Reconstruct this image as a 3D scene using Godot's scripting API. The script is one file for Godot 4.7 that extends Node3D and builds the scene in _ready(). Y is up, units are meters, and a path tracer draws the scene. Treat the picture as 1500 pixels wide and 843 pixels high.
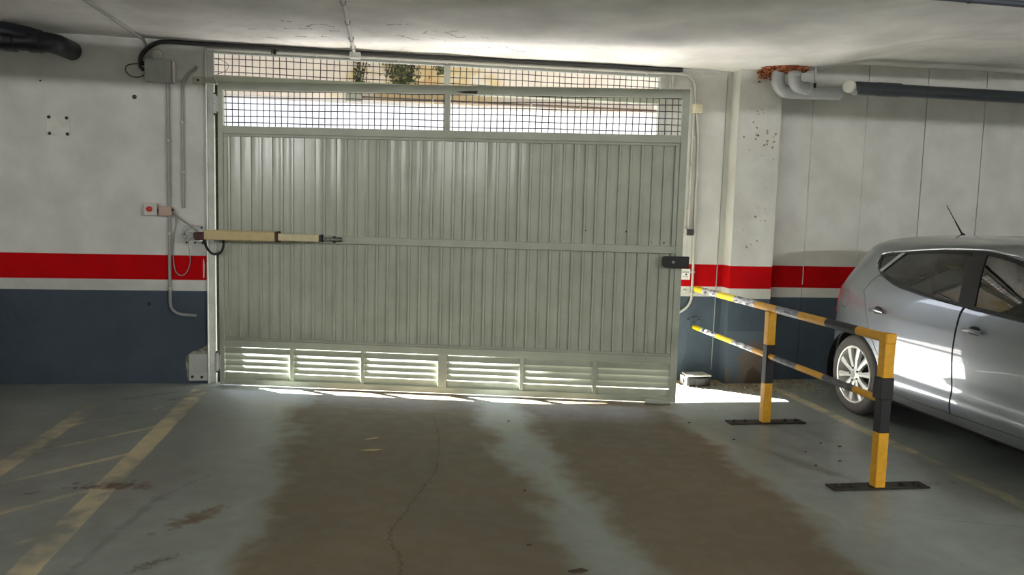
extends Node3D
# An underground garage seen from inside: a swing gate half open to a sunlit yard, a striped rail, a parked car.
const CEIL := 2.8

# ---------------------------------------------------------------- mesh building
class MB:
	var v := PackedVector3Array()
	var n := PackedVector3Array()
	var uv := PackedVector2Array()
	var c := PackedColorArray()
	var colored := false

	func tri(a: Vector3, b: Vector3, d: Vector3, na: Vector3, nb: Vector3, nd: Vector3, ca := Color.WHITE, cb := Color.WHITE, cd := Color.WHITE) -> void:
		if (b - a).cross(d - a).dot(na + nb + nd) > 0.0:
			v.append_array([a, d, b]); n.append_array([na, nd, nb]); c.append_array([ca, cd, cb])
		else:
			v.append_array([a, b, d]); n.append_array([na, nb, nd]); c.append_array([ca, cb, cd])

	func quad(a: Vector3, b: Vector3, d: Vector3, e: Vector3, nn: Vector3) -> void:
		tri(a, b, d, nn, nn, nn)
		tri(a, d, e, nn, nn, nn)

	func box(at: Vector3, size: Vector3, bevel := 0.004, basis := Basis.IDENTITY) -> void:
		var h := size * 0.5
		var b: float = minf(bevel, 0.45 * minf(h.x, minf(h.y, h.z)))
		var i := h - Vector3.ONE * b
		for ax in 3:
			var u := (ax + 1) % 3
			var w := (ax + 2) % 3
			for s in [-1.0, 1.0]:
				var q := []
				for k in [[-1, -1], [1, -1], [1, 1], [-1, 1]]:
					var p := Vector3.ZERO
					p[ax] = s * h[ax]; p[u] = k[0] * i[u]; p[w] = k[1] * i[w]
					q.append(at + basis * p)
				var nn := Vector3.ZERO
				nn[ax] = s
				quad(q[0], q[1], q[2], q[3], basis * nn)
			for s in [-1.0, 1.0]:
				for t in [-1.0, 1.0]:
					var q2 := []
					for k in [[-1, 0], [1, 0], [1, 1], [-1, 1]]:
						var p := Vector3.ZERO
						p[ax] = k[0] * i[ax]
						p[u] = s * (h[u] if k[1] == 0 else i[u])
						p[w] = t * (i[w] if k[1] == 0 else h[w])
						q2.append(at + basis * p)
					var nn := Vector3.ZERO
					nn[u] = s; nn[w] = t
					quad(q2[0], q2[1], q2[2], q2[3], (basis * nn).normalized())
		for sx in [-1.0, 1.0]:
			for sy in [-1.0, 1.0]:
				for sz in [-1.0, 1.0]:
					var s := Vector3(sx, sy, sz)
					var nn := (basis * s).normalized()
					tri(at + basis * (Vector3(h.x, i.y, i.z) * s), at + basis * (Vector3(i.x, h.y, i.z) * s), at + basis * (Vector3(i.x, i.y, h.z) * s), nn, nn, nn)

	func span(lo: Vector3, hi: Vector3, bevel := 0.004) -> void:
		box((lo + hi) * 0.5, (hi - lo).abs(), bevel)

	func tube(pts: Array, r: float, seg := 10, caps := true, r2 := -1.0) -> void:
		var m := pts.size()
		var side := Vector3.ZERO
		var rings := []
		var ns := []
		for k in m:
			var t: Vector3 = (pts[mini(k + 1, m - 1)] - pts[maxi(k - 1, 0)]).normalized()
			if k == 0:
				side = t.cross(Vector3.UP if absf(t.y) < 0.9 else Vector3.RIGHT).normalized()
			else:
				side = (side - t * side.dot(t)).normalized()
			var up := t.cross(side)
			var rr: float = r if r2 < 0.0 else lerpf(r, r2, float(k) / (m - 1))
			var ring := []
			var rn := []
			for j in seg:
				var a := TAU * j / seg
				var d := side * cos(a) + up * sin(a)
				ring.append(pts[k] + d * rr); rn.append(d)
			rings.append(ring); ns.append(rn)
			if caps and (k == 0 or k == m - 1):
				var nn: Vector3 = -t if k == 0 else t
				for j in range(1, seg - 1):
					tri(ring[0], ring[j], ring[j + 1], nn, nn, nn)
		for k in m - 1:
			for j in seg:
				var l := (j + 1) % seg
				tri(rings[k][j], rings[k][l], rings[k + 1][l], ns[k][j], ns[k][l], ns[k + 1][l])
				tri(rings[k][j], rings[k + 1][l], rings[k + 1][j], ns[k][j], ns[k + 1][l], ns[k + 1][j])

	func lathe(profile: Array, at: Vector3, axis: Vector3, seg := 32, smooth := true) -> void:
		# profile: Vector2(radius, height along the axis)
		var s := axis.cross(Vector3.UP if absf(axis.y) < 0.9 else Vector3.RIGHT).normalized()
		var u := axis.cross(s)
		for k in profile.size() - 1:
			var p: Vector2 = profile[k]
			var q: Vector2 = profile[k + 1]
			var d := (q - p)
			var e := Vector2(d.y, -d.x).normalized()
			var e0 := e
			var e1 := e
			if smooth:
				if k > 0:
					var dp: Vector2 = p - profile[k - 1]
					var ep := Vector2(dp.y, -dp.x).normalized()
					if ep.dot(e) > 0.75: e0 = (e + ep).normalized()
				if k < profile.size() - 2:
					var dq: Vector2 = profile[k + 2] - q
					var eq := Vector2(dq.y, -dq.x).normalized()
					if eq.dot(e) > 0.75: e1 = (e + eq).normalized()
			for j in seg:
				var a := TAU * j / seg
				var b := TAU * (j + 1) / seg
				var da := s * cos(a) + u * sin(a)
				var db := s * cos(b) + u * sin(b)
				var n0a := da * e0.x + axis * e0.y
				var n0b := db * e0.x + axis * e0.y
				var n1a := da * e1.x + axis * e1.y
				var n1b := db * e1.x + axis * e1.y
				var A := at + da * p.x + axis * p.y
				var B := at + db * p.x + axis * p.y
				var C := at + db * q.x + axis * q.y
				var D := at + da * q.x + axis * q.y
				if p.x > 1e-5: tri(A, B, C, n0a, n0b, n1b)
				if q.x > 1e-5: tri(A, C, D, n0a, n1b, n1a)

	func prism(poly: Array, lo: float, hi: float, xf := Transform3D.IDENTITY) -> void:
		# a polygon in the x-y plane of xf, from z lo to z hi
		var idx := Geometry2D.triangulate_polygon(PackedVector2Array(poly))
		for z in [lo, hi]:
			var nn: Vector3 = xf.basis.z * (1.0 if z == hi else -1.0)
			for k in range(0, idx.size(), 3):
				var t := []
				for j in 3:
					t.append(xf * Vector3(poly[idx[k + j]].x, poly[idx[k + j]].y, z))
				tri(t[0], t[1], t[2], nn, nn, nn)
		var area := 0.0
		for k in poly.size():
			area += poly[k].cross(poly[(k + 1) % poly.size()])
		for k in poly.size():
			var p: Vector2 = poly[k]
			var q: Vector2 = poly[(k + 1) % poly.size()]
			var d := (q - p) * signf(area)
			quad(xf * Vector3(p.x, p.y, lo), xf * Vector3(q.x, q.y, lo), xf * Vector3(q.x, q.y, hi), xf * Vector3(p.x, p.y, hi), (xf.basis * Vector3(d.y, -d.x, 0)).normalized())

	func put(mesh: ArrayMesh, m: Material) -> ArrayMesh:
		if v.is_empty():
			return mesh
		var a := []
		a.resize(Mesh.ARRAY_MAX)
		a[Mesh.ARRAY_VERTEX] = v
		a[Mesh.ARRAY_NORMAL] = n
		if uv.size() == v.size(): a[Mesh.ARRAY_TEX_UV] = uv
		if colored: a[Mesh.ARRAY_COLOR] = c
		mesh.add_surface_from_arrays(Mesh.PRIMITIVE_TRIANGLES, a)
		mesh.surface_set_material(mesh.get_surface_count() - 1, m)
		return mesh

# ---------------------------------------------------------------- scene helpers
var used := {}
var tex := {}
var mats := {}
var rng := RandomNumberGenerator.new()

func numbered(parent: Node, called: String) -> String:
	var key := "%d/%s" % [parent.get_instance_id(), called]
	var k: int = used.get(key, 0)
	used[key] = k + 1
	return called if k == 0 else "%s_%03d" % [called, k]

func hang(o: Node3D, called: String, parent: Node = self) -> Node3D:
	o.name = numbered(parent, called)
	parent.add_child(o, true)
	return o

func obj(called: String, mb: MB, m: Material, parent: Node = self) -> MeshInstance3D:
	var o := MeshInstance3D.new()
	o.mesh = mb.put(ArrayMesh.new(), m)
	hang(o, called, parent)
	return o

func share(called: String, mesh: Mesh, parent: Node, at: Vector3) -> MeshInstance3D:
	var o := MeshInstance3D.new()
	o.mesh = mesh
	o.position = at
	hang(o, called, parent)
	return o

func multi(called: String, list: Array, parent: Node = self) -> MeshInstance3D:
	var me := ArrayMesh.new()
	for k in list:
		k[0].put(me, k[1])
	var o := MeshInstance3D.new()
	o.mesh = me
	hang(o, called, parent)
	return o

func tag(o: Node, label: String, category: String, group := "") -> Node:
	o.set_meta("label", label)
	o.set_meta("category", category)
	if group: o.set_meta("group", group)
	return o

func thing(called: String, label: String, category: String, at := Vector3.ZERO, group := "") -> Node3D:
	var o := Node3D.new()
	o.position = at
	hang(o, called)
	tag(o, label, category, group)
	return o

func struct(o: Node) -> Node:
	o.set_meta("kind", "structure")
	return o

func stuff(o: Node) -> Node:
	o.set_meta("kind", "stuff")
	return o

func bend(pts: Array, rad: float, steps := 6) -> Array:
	# rounds the corners of a polyline
	var out := [pts[0]]
	for k in range(1, pts.size() - 1):
		var p: Vector3 = pts[k]
		var a: Vector3 = pts[k - 1] - p
		var b: Vector3 = pts[k + 1] - p
		var r := minf(rad, 0.49 * minf(a.length(), b.length()))
		var s := p + a.normalized() * r
		var e := p + b.normalized() * r
		for j in steps + 1:
			var t := float(j) / steps
			out.append(s.lerp(p, t).lerp(p.lerp(e, t), t))
	out.append(pts[-1])
	return out

func curve(pts: Array, per := 8) -> Array:
	var out := []
	for k in pts.size() - 1:
		var p0: Vector3 = pts[maxi(k - 1, 0)]
		var p1: Vector3 = pts[k]
		var p2: Vector3 = pts[k + 1]
		var p3: Vector3 = pts[mini(k + 2, pts.size() - 1)]
		for j in per:
			out.append(p1.cubic_interpolate(p2, p0, p3, float(j) / per))
	out.append(pts[-1])
	return out

func noise_tex(called: String, freq: float, oct: int, lo: Color, hi: Color, size := 512, kind := FastNoiseLite.TYPE_SIMPLEX_SMOOTH, at_lo := 0.0, at_hi := 1.0) -> void:
	var f := FastNoiseLite.new()
	f.seed = called.hash() % 9999
	f.noise_type = kind
	f.frequency = freq
	f.fractal_octaves = oct
	f.fractal_type = FastNoiseLite.FRACTAL_FBM if oct > 1 else FastNoiseLite.FRACTAL_NONE
	var g := Gradient.new()
	g.offsets = PackedFloat32Array([at_lo, at_hi])
	g.colors = PackedColorArray([lo, hi])
	var t := NoiseTexture2D.new()
	t.width = size; t.height = size; t.seamless = true
	t.noise = f
	t.color_ramp = g
	tex[called] = t

func normal_tex(called: String, freq: float, oct: int, bump: float) -> void:
	var f := FastNoiseLite.new()
	f.seed = called.hash() % 9999
	f.frequency = freq
	f.fractal_octaves = oct
	var t := NoiseTexture2D.new()
	t.width = 512; t.height = 512; t.seamless = true
	t.noise = f
	t.as_normal_map = true
	t.bump_strength = bump
	tex[called] = t

func mat(called: String, col: Color, rough: float, metal := 0.0, t := "", scale := 1.0, nt := "", nscale := 1.0) -> StandardMaterial3D:
	if mats.has(called):
		return mats[called]
	var m := StandardMaterial3D.new()
	m.resource_name = called
	m.albedo_color = col
	if called.begins_with("wall_"): m.metallic_specular = 0.25
	m.roughness = rough
	m.metallic = metal
	if t or nt:
		m.uv1_triplanar = true
		m.uv1_world_triplanar = true
		m.uv1_scale = Vector3.ONE * scale
	if t: m.albedo_texture = tex[t]
	if nt:
		m.normal_enabled = true
		m.normal_texture = tex[nt]
		m.normal_scale = nscale
	mats[called] = m
	return m

func rgb(r: int, g: int, b: int) -> Color:
	return Color8(r, g, b)

# ---------------------------------------------------------------- the script's order: camera, light, setting, things
func _ready() -> void:
	rng.seed = 7
	camera_and_light()
	make_materials()
	build_floor()
	build_ceiling()
	build_walls()
	build_yard()
	build_room_rest()
	build_gate_surround()
	build_gate()
	build_operator()
	build_left_wall_things()
	build_conduits()
	build_right_wall_things()
	build_pipes()
	build_rail()
	build_cars()
	build_bait_box()
	build_debris()

func camera_and_light() -> void:
	var cam := Camera3D.new()
	cam.name = "camera"
	var yaw := 0.15490
	var pitch := 0.09723
	var roll := 0.02720
	var fwd := Vector3(sin(yaw) * cos(pitch), -sin(pitch), -cos(yaw) * cos(pitch))
	var right0 := Vector3(cos(yaw), 0, sin(yaw))
	var up0 := right0.cross(fwd)
	var right := right0 * cos(roll) + up0 * sin(roll)
	var up := up0 * cos(roll) - right0 * sin(roll)
	cam.transform = Transform3D(Basis(right, up, -fwd), Vector3(1.481, 1.5196, 6.9073))
	cam.fov = rad_to_deg(2.0 * atan(421.5 / 1170.6))
	cam.near = 0.05
	cam.far = 200.0
	add_child(cam)
	cam.current = true

	var we := WorldEnvironment.new()
	we.name = "environment"
	var env := Environment.new()
	var sky_m := ProceduralSkyMaterial.new()
	sky_m.sky_top_color = Color(0.80, 0.85, 0.92)
	sky_m.sky_horizon_color = Color(0.95, 0.95, 0.95)
	sky_m.ground_horizon_color = Color(0.80, 0.82, 0.84)
	sky_m.ground_bottom_color = Color(0.45, 0.44, 0.42)
	sky_m.sky_energy_multiplier = 2.2
	sky_m.ground_energy_multiplier = 1.0
	var sky := Sky.new()
	sky.sky_material = sky_m
	env.background_mode = Environment.BG_SKY
	env.sky = sky
	env.ambient_light_source = Environment.AMBIENT_SOURCE_DISABLED
	env.tonemap_mode = Environment.TONE_MAPPER_LINEAR
	env.tonemap_exposure = 1.35
	env.sdfgi_enabled = true
	env.ssao_enabled = true
	env.ssil_enabled = true
	we.environment = env
	add_child(we)

	var sun := DirectionalLight3D.new()
	sun.name = "sun"
	sun.light_color = Color(1.0, 0.99, 0.975)
	sun.light_energy = 34.0
	sun.light_angular_distance = 0.6
	sun.shadow_enabled = true
	add_child(sun)
	sun.look_at_from_position(Vector3.ZERO, Vector3(1.12, -1.0, 0.95).normalized(), Vector3.UP)

	lamp(Vector3(-4.5, 2.66, 8.0), 5.8)
	lamp(Vector3(-0.9, 2.66, 8.8), 3.4)
	lamp(Vector3(7.0, 2.66, 9.0), 12.5)  # added fill lamp to brighten the right wall, not a known batten

func lamp(at: Vector3, energy: float) -> void:
	# a twin-tube batten under the ceiling behind the viewer
	for dx in [-0.4, 0.0, 0.4]:
		var l := OmniLight3D.new()
		l.name = numbered(self, "batten_light")
		l.light_energy = energy / 3.0
		l.light_color = Color(1.0, 1.0, 0.985)
		l.light_size = 0.05
		l.omni_range = 30.0
		l.omni_attenuation = 2.0
		l.shadow_enabled = true
		add_child(l)
		l.position = at + Vector3(dx, -0.08, 0)
	var t := thing("ceiling_batten", "white twin tube batten lamp on the ceiling %s the viewer" % ["far to the left of" if at.x < -2.0 else ("just behind" if at.x < 2.0 else "added as fill light, far to the right of")], "lamp", at)
	var hb := MB.new()
	hb.box(Vector3(0, 0.07, 0), Vector3(1.26, 0.06, 0.16), 0.01)
	var white := StandardMaterial3D.new()
	white.albedo_color = rgb(225, 225, 220)
	white.roughness = 0.5
	obj("housing", hb, white, t)
	var glow := StandardMaterial3D.new()
	glow.albedo_color = Color.WHITE
	glow.emission_enabled = true
	glow.emission = Color(1.0, 1.0, 0.985)
	glow.emission_energy_multiplier = 3.0
	for s in [-1.0, 1.0]:
		var tb := MB.new()
		tb.tube([Vector3(-0.59, 0.012, s * 0.04), Vector3(0.59, 0.012, s * 0.04)], 0.013, 10)
		obj("tube", tb, glow, t)

func make_materials() -> void:
	noise_tex("fine", 0.09, 5, Color(0.80, 0.80, 0.79), Color(1, 1, 1), 512, FastNoiseLite.TYPE_SIMPLEX_SMOOTH, 0.2, 0.75)
	noise_tex("patchy", 0.012, 6, Color(0.94, 0.936, 0.93), Color(1, 1, 1), 512, FastNoiseLite.TYPE_SIMPLEX_SMOOTH, 0.2, 0.75)
	noise_tex("grime", 0.02, 6, Color(0.68, 0.66, 0.60), Color(1, 1, 1), 512, FastNoiseLite.TYPE_SIMPLEX_SMOOTH, 0.2, 0.6)
	noise_tex("rust", 0.05, 6, Color(0.35, 0.20, 0.12), Color(1, 0.85, 0.7), 256, FastNoiseLite.TYPE_SIMPLEX_SMOOTH, 0.25, 0.7)
	noise_tex("worn", 0.03, 5, Color(0.30, 0.30, 0.31), Color(1, 1, 1), 256, FastNoiseLite.TYPE_SIMPLEX_SMOOTH, 0.36, 0.52)
	normal_tex("plaster", 0.03, 5, 3.0)
	normal_tex("ripple", 0.008, 2, 2.0)
	mat("wall_white", rgb(204, 204, 199), 0.75, 0, "patchy", 0.35, "plaster", 0.25)
	mat("wall_red", rgb(180, 2, 9), 0.85, 0, "patchy", 0.5, "plaster", 0.2)
	mat("wall_blue", rgb(76, 87, 99), 0.8, 0, "patchy", 0.4, "plaster", 0.2)
	mat("concrete", rgb(150, 146, 138), 0.85, 0, "grime", 0.4)
	mat("gate", rgb(170, 175, 160), 0.45, 0, "patchy", 0.6)
	mat("gate_sheet", rgb(174, 179, 164), 0.22, 0, "patchy", 0.5, "ripple", 0.12)
	mat("post_white", rgb(186, 189, 186), 0.5, 0, "patchy", 0.9)
	mat("wire", rgb(70, 64, 66), 0.5, 0.6)
	mat("black", rgb(20, 20, 22), 0.45, 0, "fine", 2.0)
	mat("cable", rgb(24, 24, 27), 0.5)
	mat("steel", rgb(150, 150, 150), 0.4, 0.8, "grime", 2.0)
	mat("dark_steel", rgb(62, 57, 50), 0.6, 0.5, "grime", 3.0)
	mat("conduit", rgb(190, 188, 182), 0.5, 0, "patchy", 1.0)
	mat("conduit_grey", rgb(150, 152, 148), 0.5, 0, "patchy", 1.0)
	mat("beige", rgb(196, 176, 128), 0.45, 0, "patchy", 2.0)
	mat("beige_light", rgb(208, 196, 156), 0.4, 0, "patchy", 2.0)
	mat("box_grey", rgb(160, 163, 156), 0.55, 0, "patchy", 1.5)
	mat("pinkish", rgb(176, 150, 136), 0.6)
	mat("button_red", rgb(190, 20, 22), 0.35)
	mat("maroon", rgb(64, 24, 24), 0.6)
	mat("cream", rgb(222, 214, 186), 0.5)
	mat("pvc_light", rgb(172, 176, 180), 0.35, 0, "patchy", 1.0)
	mat("pvc_dark", rgb(70, 76, 86), 0.35, 0, "patchy", 1.0)
	mat("duct", rgb(30, 33, 44), 0.4, 0, "fine", 2.0)
	mat("rust", rgb(182, 134, 102), 0.95, 0, "rust", 3.0)
	mat("yellow", rgb(214, 156, 22), 0.6, 0, "patchy", 3.0)
	mat("yellow_tape", rgb(250, 222, 0), 0.4, 0, "fine", 2.0)
	mat("stripe_black", rgb(26, 26, 30), 0.65, 0, "fine", 2.0)
	mat("scuffed", rgb(190, 190, 192), 0.5, 0.0, "worn", 3.0).uv1_scale = Vector3(6, 6, 1.2)
	mat("scuffed_dark", rgb(84, 80, 80), 0.5, 0.0, "worn", 3.0).uv1_scale = Vector3(6, 6, 1.2)
	mat("scuffed_mid", rgb(140, 140, 144), 0.45, 0.0, "worn", 2.0).uv1_scale = Vector3(6, 6, 1.0)
	mat("paper", rgb(232, 232, 226), 0.7)
	mat("print_dark", rgb(60, 60, 60), 0.7)

# ---------------------------------------------------------------- painting helpers for images (albedo only: paint, dirt, gate shade, cracks)
var img: Image
var img_o := Vector2.ZERO   # world x, z of pixel 0,0
var img_s := 100.0          # pixels per metre

func dab(p: Vector2, r: float, col: Color, a: float) -> void:
	var c := (p - img_o) * img_s
	var rr := maxf(r * img_s, 0.5)
	for y in range(maxi(0, int(c.y - rr)), mini(img.get_height() - 1, int(c.y + rr + 1)) + 1):
		for x in range(maxi(0, int(c.x - rr)), mini(img.get_width() - 1, int(c.x + rr + 1)) + 1):
			var d := Vector2(x, y).distance_to(c) / rr
			if d < 1.0:
				img.set_pixel(x, y, img.get_pixel(x, y).lerp(col, a * minf(1.0, 2.0 * (1.0 - d))))

func stroke(pts: Array, r: float, col: Color, a: float, jitter := 0.0, gaps := 0.0) -> void:
	var step := maxf(r * 0.8, 0.5 / img_s)
	for k in pts.size() - 1:
		var p: Vector2 = pts[k]
		var q: Vector2 = pts[k + 1]
		var m := int(p.distance_to(q) / step) + 1
		var off := Vector2.ZERO
		for j in m:
			off = off * 0.7 + Vector2(rng.randf_range(-1, 1), rng.randf_range(-1, 1)) * jitter
			if rng.randf() < gaps: continue
			dab(p.lerp(q, float(j) / m) + off, r * rng.randf_range(0.7, 1.2), col, a)

func blotch(p: Vector2, size: Vector2, turn: float, col: Color, a: float, count := 60) -> void:
	for k in count:
		var d := Vector2(rng.randfn(0, 0.4) * size.x, rng.randfn(0, 0.4) * size.y).rotated(turn)
		dab(p + d, size.y * rng.randf_range(0.15, 0.4), col, a)

func build_floor() -> void:
	var W := 2000
	var Hh := 1000
	img_o = Vector2(-2.4, -0.05)
	img_s = 200.0
	img = Image.create(W, Hh, false, Image.FORMAT_RGB8)
	var f1 := FastNoiseLite.new()
	f1.seed = 3; f1.frequency = 0.006; f1.fractal_octaves = 5
	var f2 := FastNoiseLite.new()
	f2.seed = 11; f2.frequency = 0.03; f2.fractal_octaves = 4
	var n1 := f1.get_image(W, Hh, false, false, true)
	var n2 := f2.get_image(W, Hh, false, false, true)
	var b1 := n1.get_data()
	var b2 := n2.get_data()
	var paint := Color8(138, 143, 136)
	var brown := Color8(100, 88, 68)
	var line_c := Color8(196, 184, 150)
	var data := PackedByteArray()
	data.resize(W * Hh * 3)
	var gloss := PackedByteArray()
	gloss.resize(W * Hh)
	for y in Hh:
		var z := img_o.y + y / img_s
		for x in W:
			var i := y * W + x
			var wx := img_o.x + x / img_s
			var a := (b1[i] - 128) / 128.0
			var b := (b2[i] - 128) / 128.0
			var j := a * 0.12 + b * 0.05
			# ragged bands of tyre dirt, the right one with gate shadow painted in
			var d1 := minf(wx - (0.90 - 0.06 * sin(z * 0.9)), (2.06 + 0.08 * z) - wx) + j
			var d2 := minf(wx - (2.46 + 0.04 * z), 3.60 - wx) + j  # outer limit follows the gate's shadow edge, painted into the dirt
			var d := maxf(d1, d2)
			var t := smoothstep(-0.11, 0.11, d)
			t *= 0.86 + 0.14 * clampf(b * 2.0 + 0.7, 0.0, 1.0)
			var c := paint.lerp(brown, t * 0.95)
			# painted lines
			var mark := 0.0
			if absf(wx - (0.01 + 0.012 * (z - 2.0))) < 0.062 and z > 0.22: mark = 1.0
			if absf(wx + 0.65) < 0.06 and z > 0.72 : mark = 1.0
			if wx > -0.62 and wx < -0.03 and z > 0.8:
				var h := fposmod(wx + z - 1.25, 0.615)
				if h < 0.068: mark = maxf(mark, 0.8)
			if absf(wx - 4.90) < 0.048 and z > 0.0: mark = 0.85
			if mark > 0.0:
				var wear := clampf(0.75 + a * 0.9 + b * 0.5, 0.15, 1.0)
				c = c.lerp(line_c, mark * wear)
			gloss[i] = clampi(int(255.0 * (lerpf(0.38, 0.56, t) + a * 0.05 + b * 0.04)), 0, 255)
			var g := 1.0 + a * 0.10 + b * 0.07
			data[i * 3] = clampi(int(c.r8 * g), 0, 255)
			data[i * 3 + 1] = clampi(int(c.g8 * g), 0, 255)
			data[i * 3 + 2] = clampi(int(c.b8 * g), 0, 255)
	img.set_data(W, Hh, false, Image.FORMAT_RGB8, data)
	var dark := Color8(52, 44, 34)
	# the crack in the drive, and the joint by the gate
	stroke([Vector2(1.82, 1.09), Vector2(1.83, 1.7), Vector2(1.77, 2.39), Vector2(1.68, 2.67), Vector2(1.54, 3.13), Vector2(1.5, 3.25), Vector2(1.51, 3.41), Vector2(1.54, 3.48), Vector2(1.56, 3.9)], 0.004, dark, 0.75, 0.006, 0.25)
	stroke([Vector2(0.30, 0.68), Vector2(2.33, 1.15), Vector2(3.45, 1.42)], 0.004, Color8(170, 165, 150), 0.5, 0.001, 0.1)
	# stains and skid marks
	blotch(Vector2(0.09, 2.51), Vector2(0.20, 0.07), 0.1, Color8(92, 70, 56), 0.35, 90)
	blotch(Vector2(-0.10, 2.53), Vector2(0.12, 0.03), 0.0, Color8(60, 52, 44), 0.4, 40)
	blotch(Vector2(0.58, 3.00), Vector2(0.22, 0.08), -0.9, Color8(96, 78, 58), 0.35, 90)
	blotch(Vector2(0.52, 3.49), Vector2(0.14, 0.035), -0.7, Color8(80, 76, 58), 0.45, 70)
	blotch(Vector2(0.34, 2.72), Vector2(0.07, 0.03), 0.2, Color8(98, 94, 82), 0.35, 30)
	var skid := Color8(104, 106, 100)
	stroke([Vector2(0.19, 3.75), Vector2(0.23, 3.4), Vector2(0.27, 3.1), Vector2(0.31, 2.8), Vector2(0.36, 2.66)], 0.028, skid, 0.30, 0.006, 0.1)
	stroke([Vector2(0.36, 2.66), Vector2(0.47, 2.44), Vector2(0.52, 2.38)], 0.010, skid, 0.4, 0.004, 0.2)
	stroke([Vector2(-0.49, 1.11), Vector2(-0.28, 0.95), Vector2(-0.08, 0.78)], 0.016, Color8(96, 98, 92), 0.4, 0.006, 0.2)
	stroke([Vector2(-0.50, 0.56), Vector2(-0.35, 0.45), Vector2(-0.15, 0.30)], 0.03, Color8(92, 92, 84), 0.35, 0.01, 0.2)
	stroke([Vector2(-0.16, 0.62), Vector2(0.05, 0.25)], 0.05, Color8(80, 76, 66), 0.35, 0.02, 0.3)
	stroke([Vector2(-0.35, 2.6), Vector2(-0.29, 2.58)], 0.012, Color8(60, 60, 56), 0.5, 0.006)
	stroke([Vector2(4.2, 3.3), Vector2(5.0, 3.6)], 0.006, Color8(110, 110, 104), 0.5, 0.003, 0.2)
	# sand and dust washed in by the foot of the wall at the right
	for k in 900:
		var p := Vector2(rng.randf_range(4.0, 5.4), absf(rng.randfn(0, 0.34)) + 0.02)
		if p.x > 4.5 and p.x < 4.9: p.y += 0.16
		dab(p, rng.randf_range(0.004, 0.03), [Color8(196, 184, 160), Color8(170, 150, 120), Color8(214, 208, 192)][k % 3], rng.randf_range(0.2, 0.6))
	for k in 260:
		var p := Vector2(rng.randf_range(3.5, 4.9), rng.randf_range(0.9, 3.4))
		dab(p, rng.randf_range(0.003, 0.008), Color8(104, 96, 80), 0.6)
	for k in 160:
		var p := Vector2(rng.randf_range(0.9, 3.6), rng.randf_range(0.9, 4.2))
		stroke([p, p + Vector2(rng.randf_range(-0.04, 0.04), rng.randf_range(-0.01, 0.01))], 0.003, Color8(80, 72, 58), 0.5)
	for s in [[4.53, 1.53, 0.22], [4.53, 2.85, 0.26]]:
		blotch(Vector2(s[0] + 0.05, s[1] - 0.03), Vector2(s[2], 0.05), 0.0, Color8(112, 104, 90), 0.22, 90)
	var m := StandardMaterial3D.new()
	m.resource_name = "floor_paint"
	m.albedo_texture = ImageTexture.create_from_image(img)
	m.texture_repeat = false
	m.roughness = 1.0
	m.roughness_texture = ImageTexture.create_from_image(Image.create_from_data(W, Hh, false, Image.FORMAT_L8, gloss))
	m.roughness_texture_channel = BaseMaterial3D.TEXTURE_CHANNEL_RED
	m.metallic_specular = 0.5
	m.uv1_scale = Vector3.ONE
	var mb := MB.new()
	var up := Vector3.UP
	var A := Vector3(-6, 0, -0.05)
	var B := Vector3(9.7, 0, -0.05)
	var C := Vector3(9.7, 0, 14.2)
	var D := Vector3(-6, 0, 14.2)
	mb.quad(A, B, C, D, up)
	for p in mb.v:
		mb.uv.append(Vector2((p.x - img_o.x) * img_s / W, (p.z - img_o.y) * img_s / Hh))
	var bed := MB.new()
	bed.span(Vector3(-6, -0.25, -0.05), Vector3(9.7, -0.002, 14.2), 0.0)
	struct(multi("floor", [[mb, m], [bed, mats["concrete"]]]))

func rise(x: float, z: float) -> float:
	# the slab is a little higher beyond the column, and never quite even
	return CEIL + 0.13 * smoothstep(4.9, 5.8, x) * (1.0 - smoothstep(0.9, 2.2, z))

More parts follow.
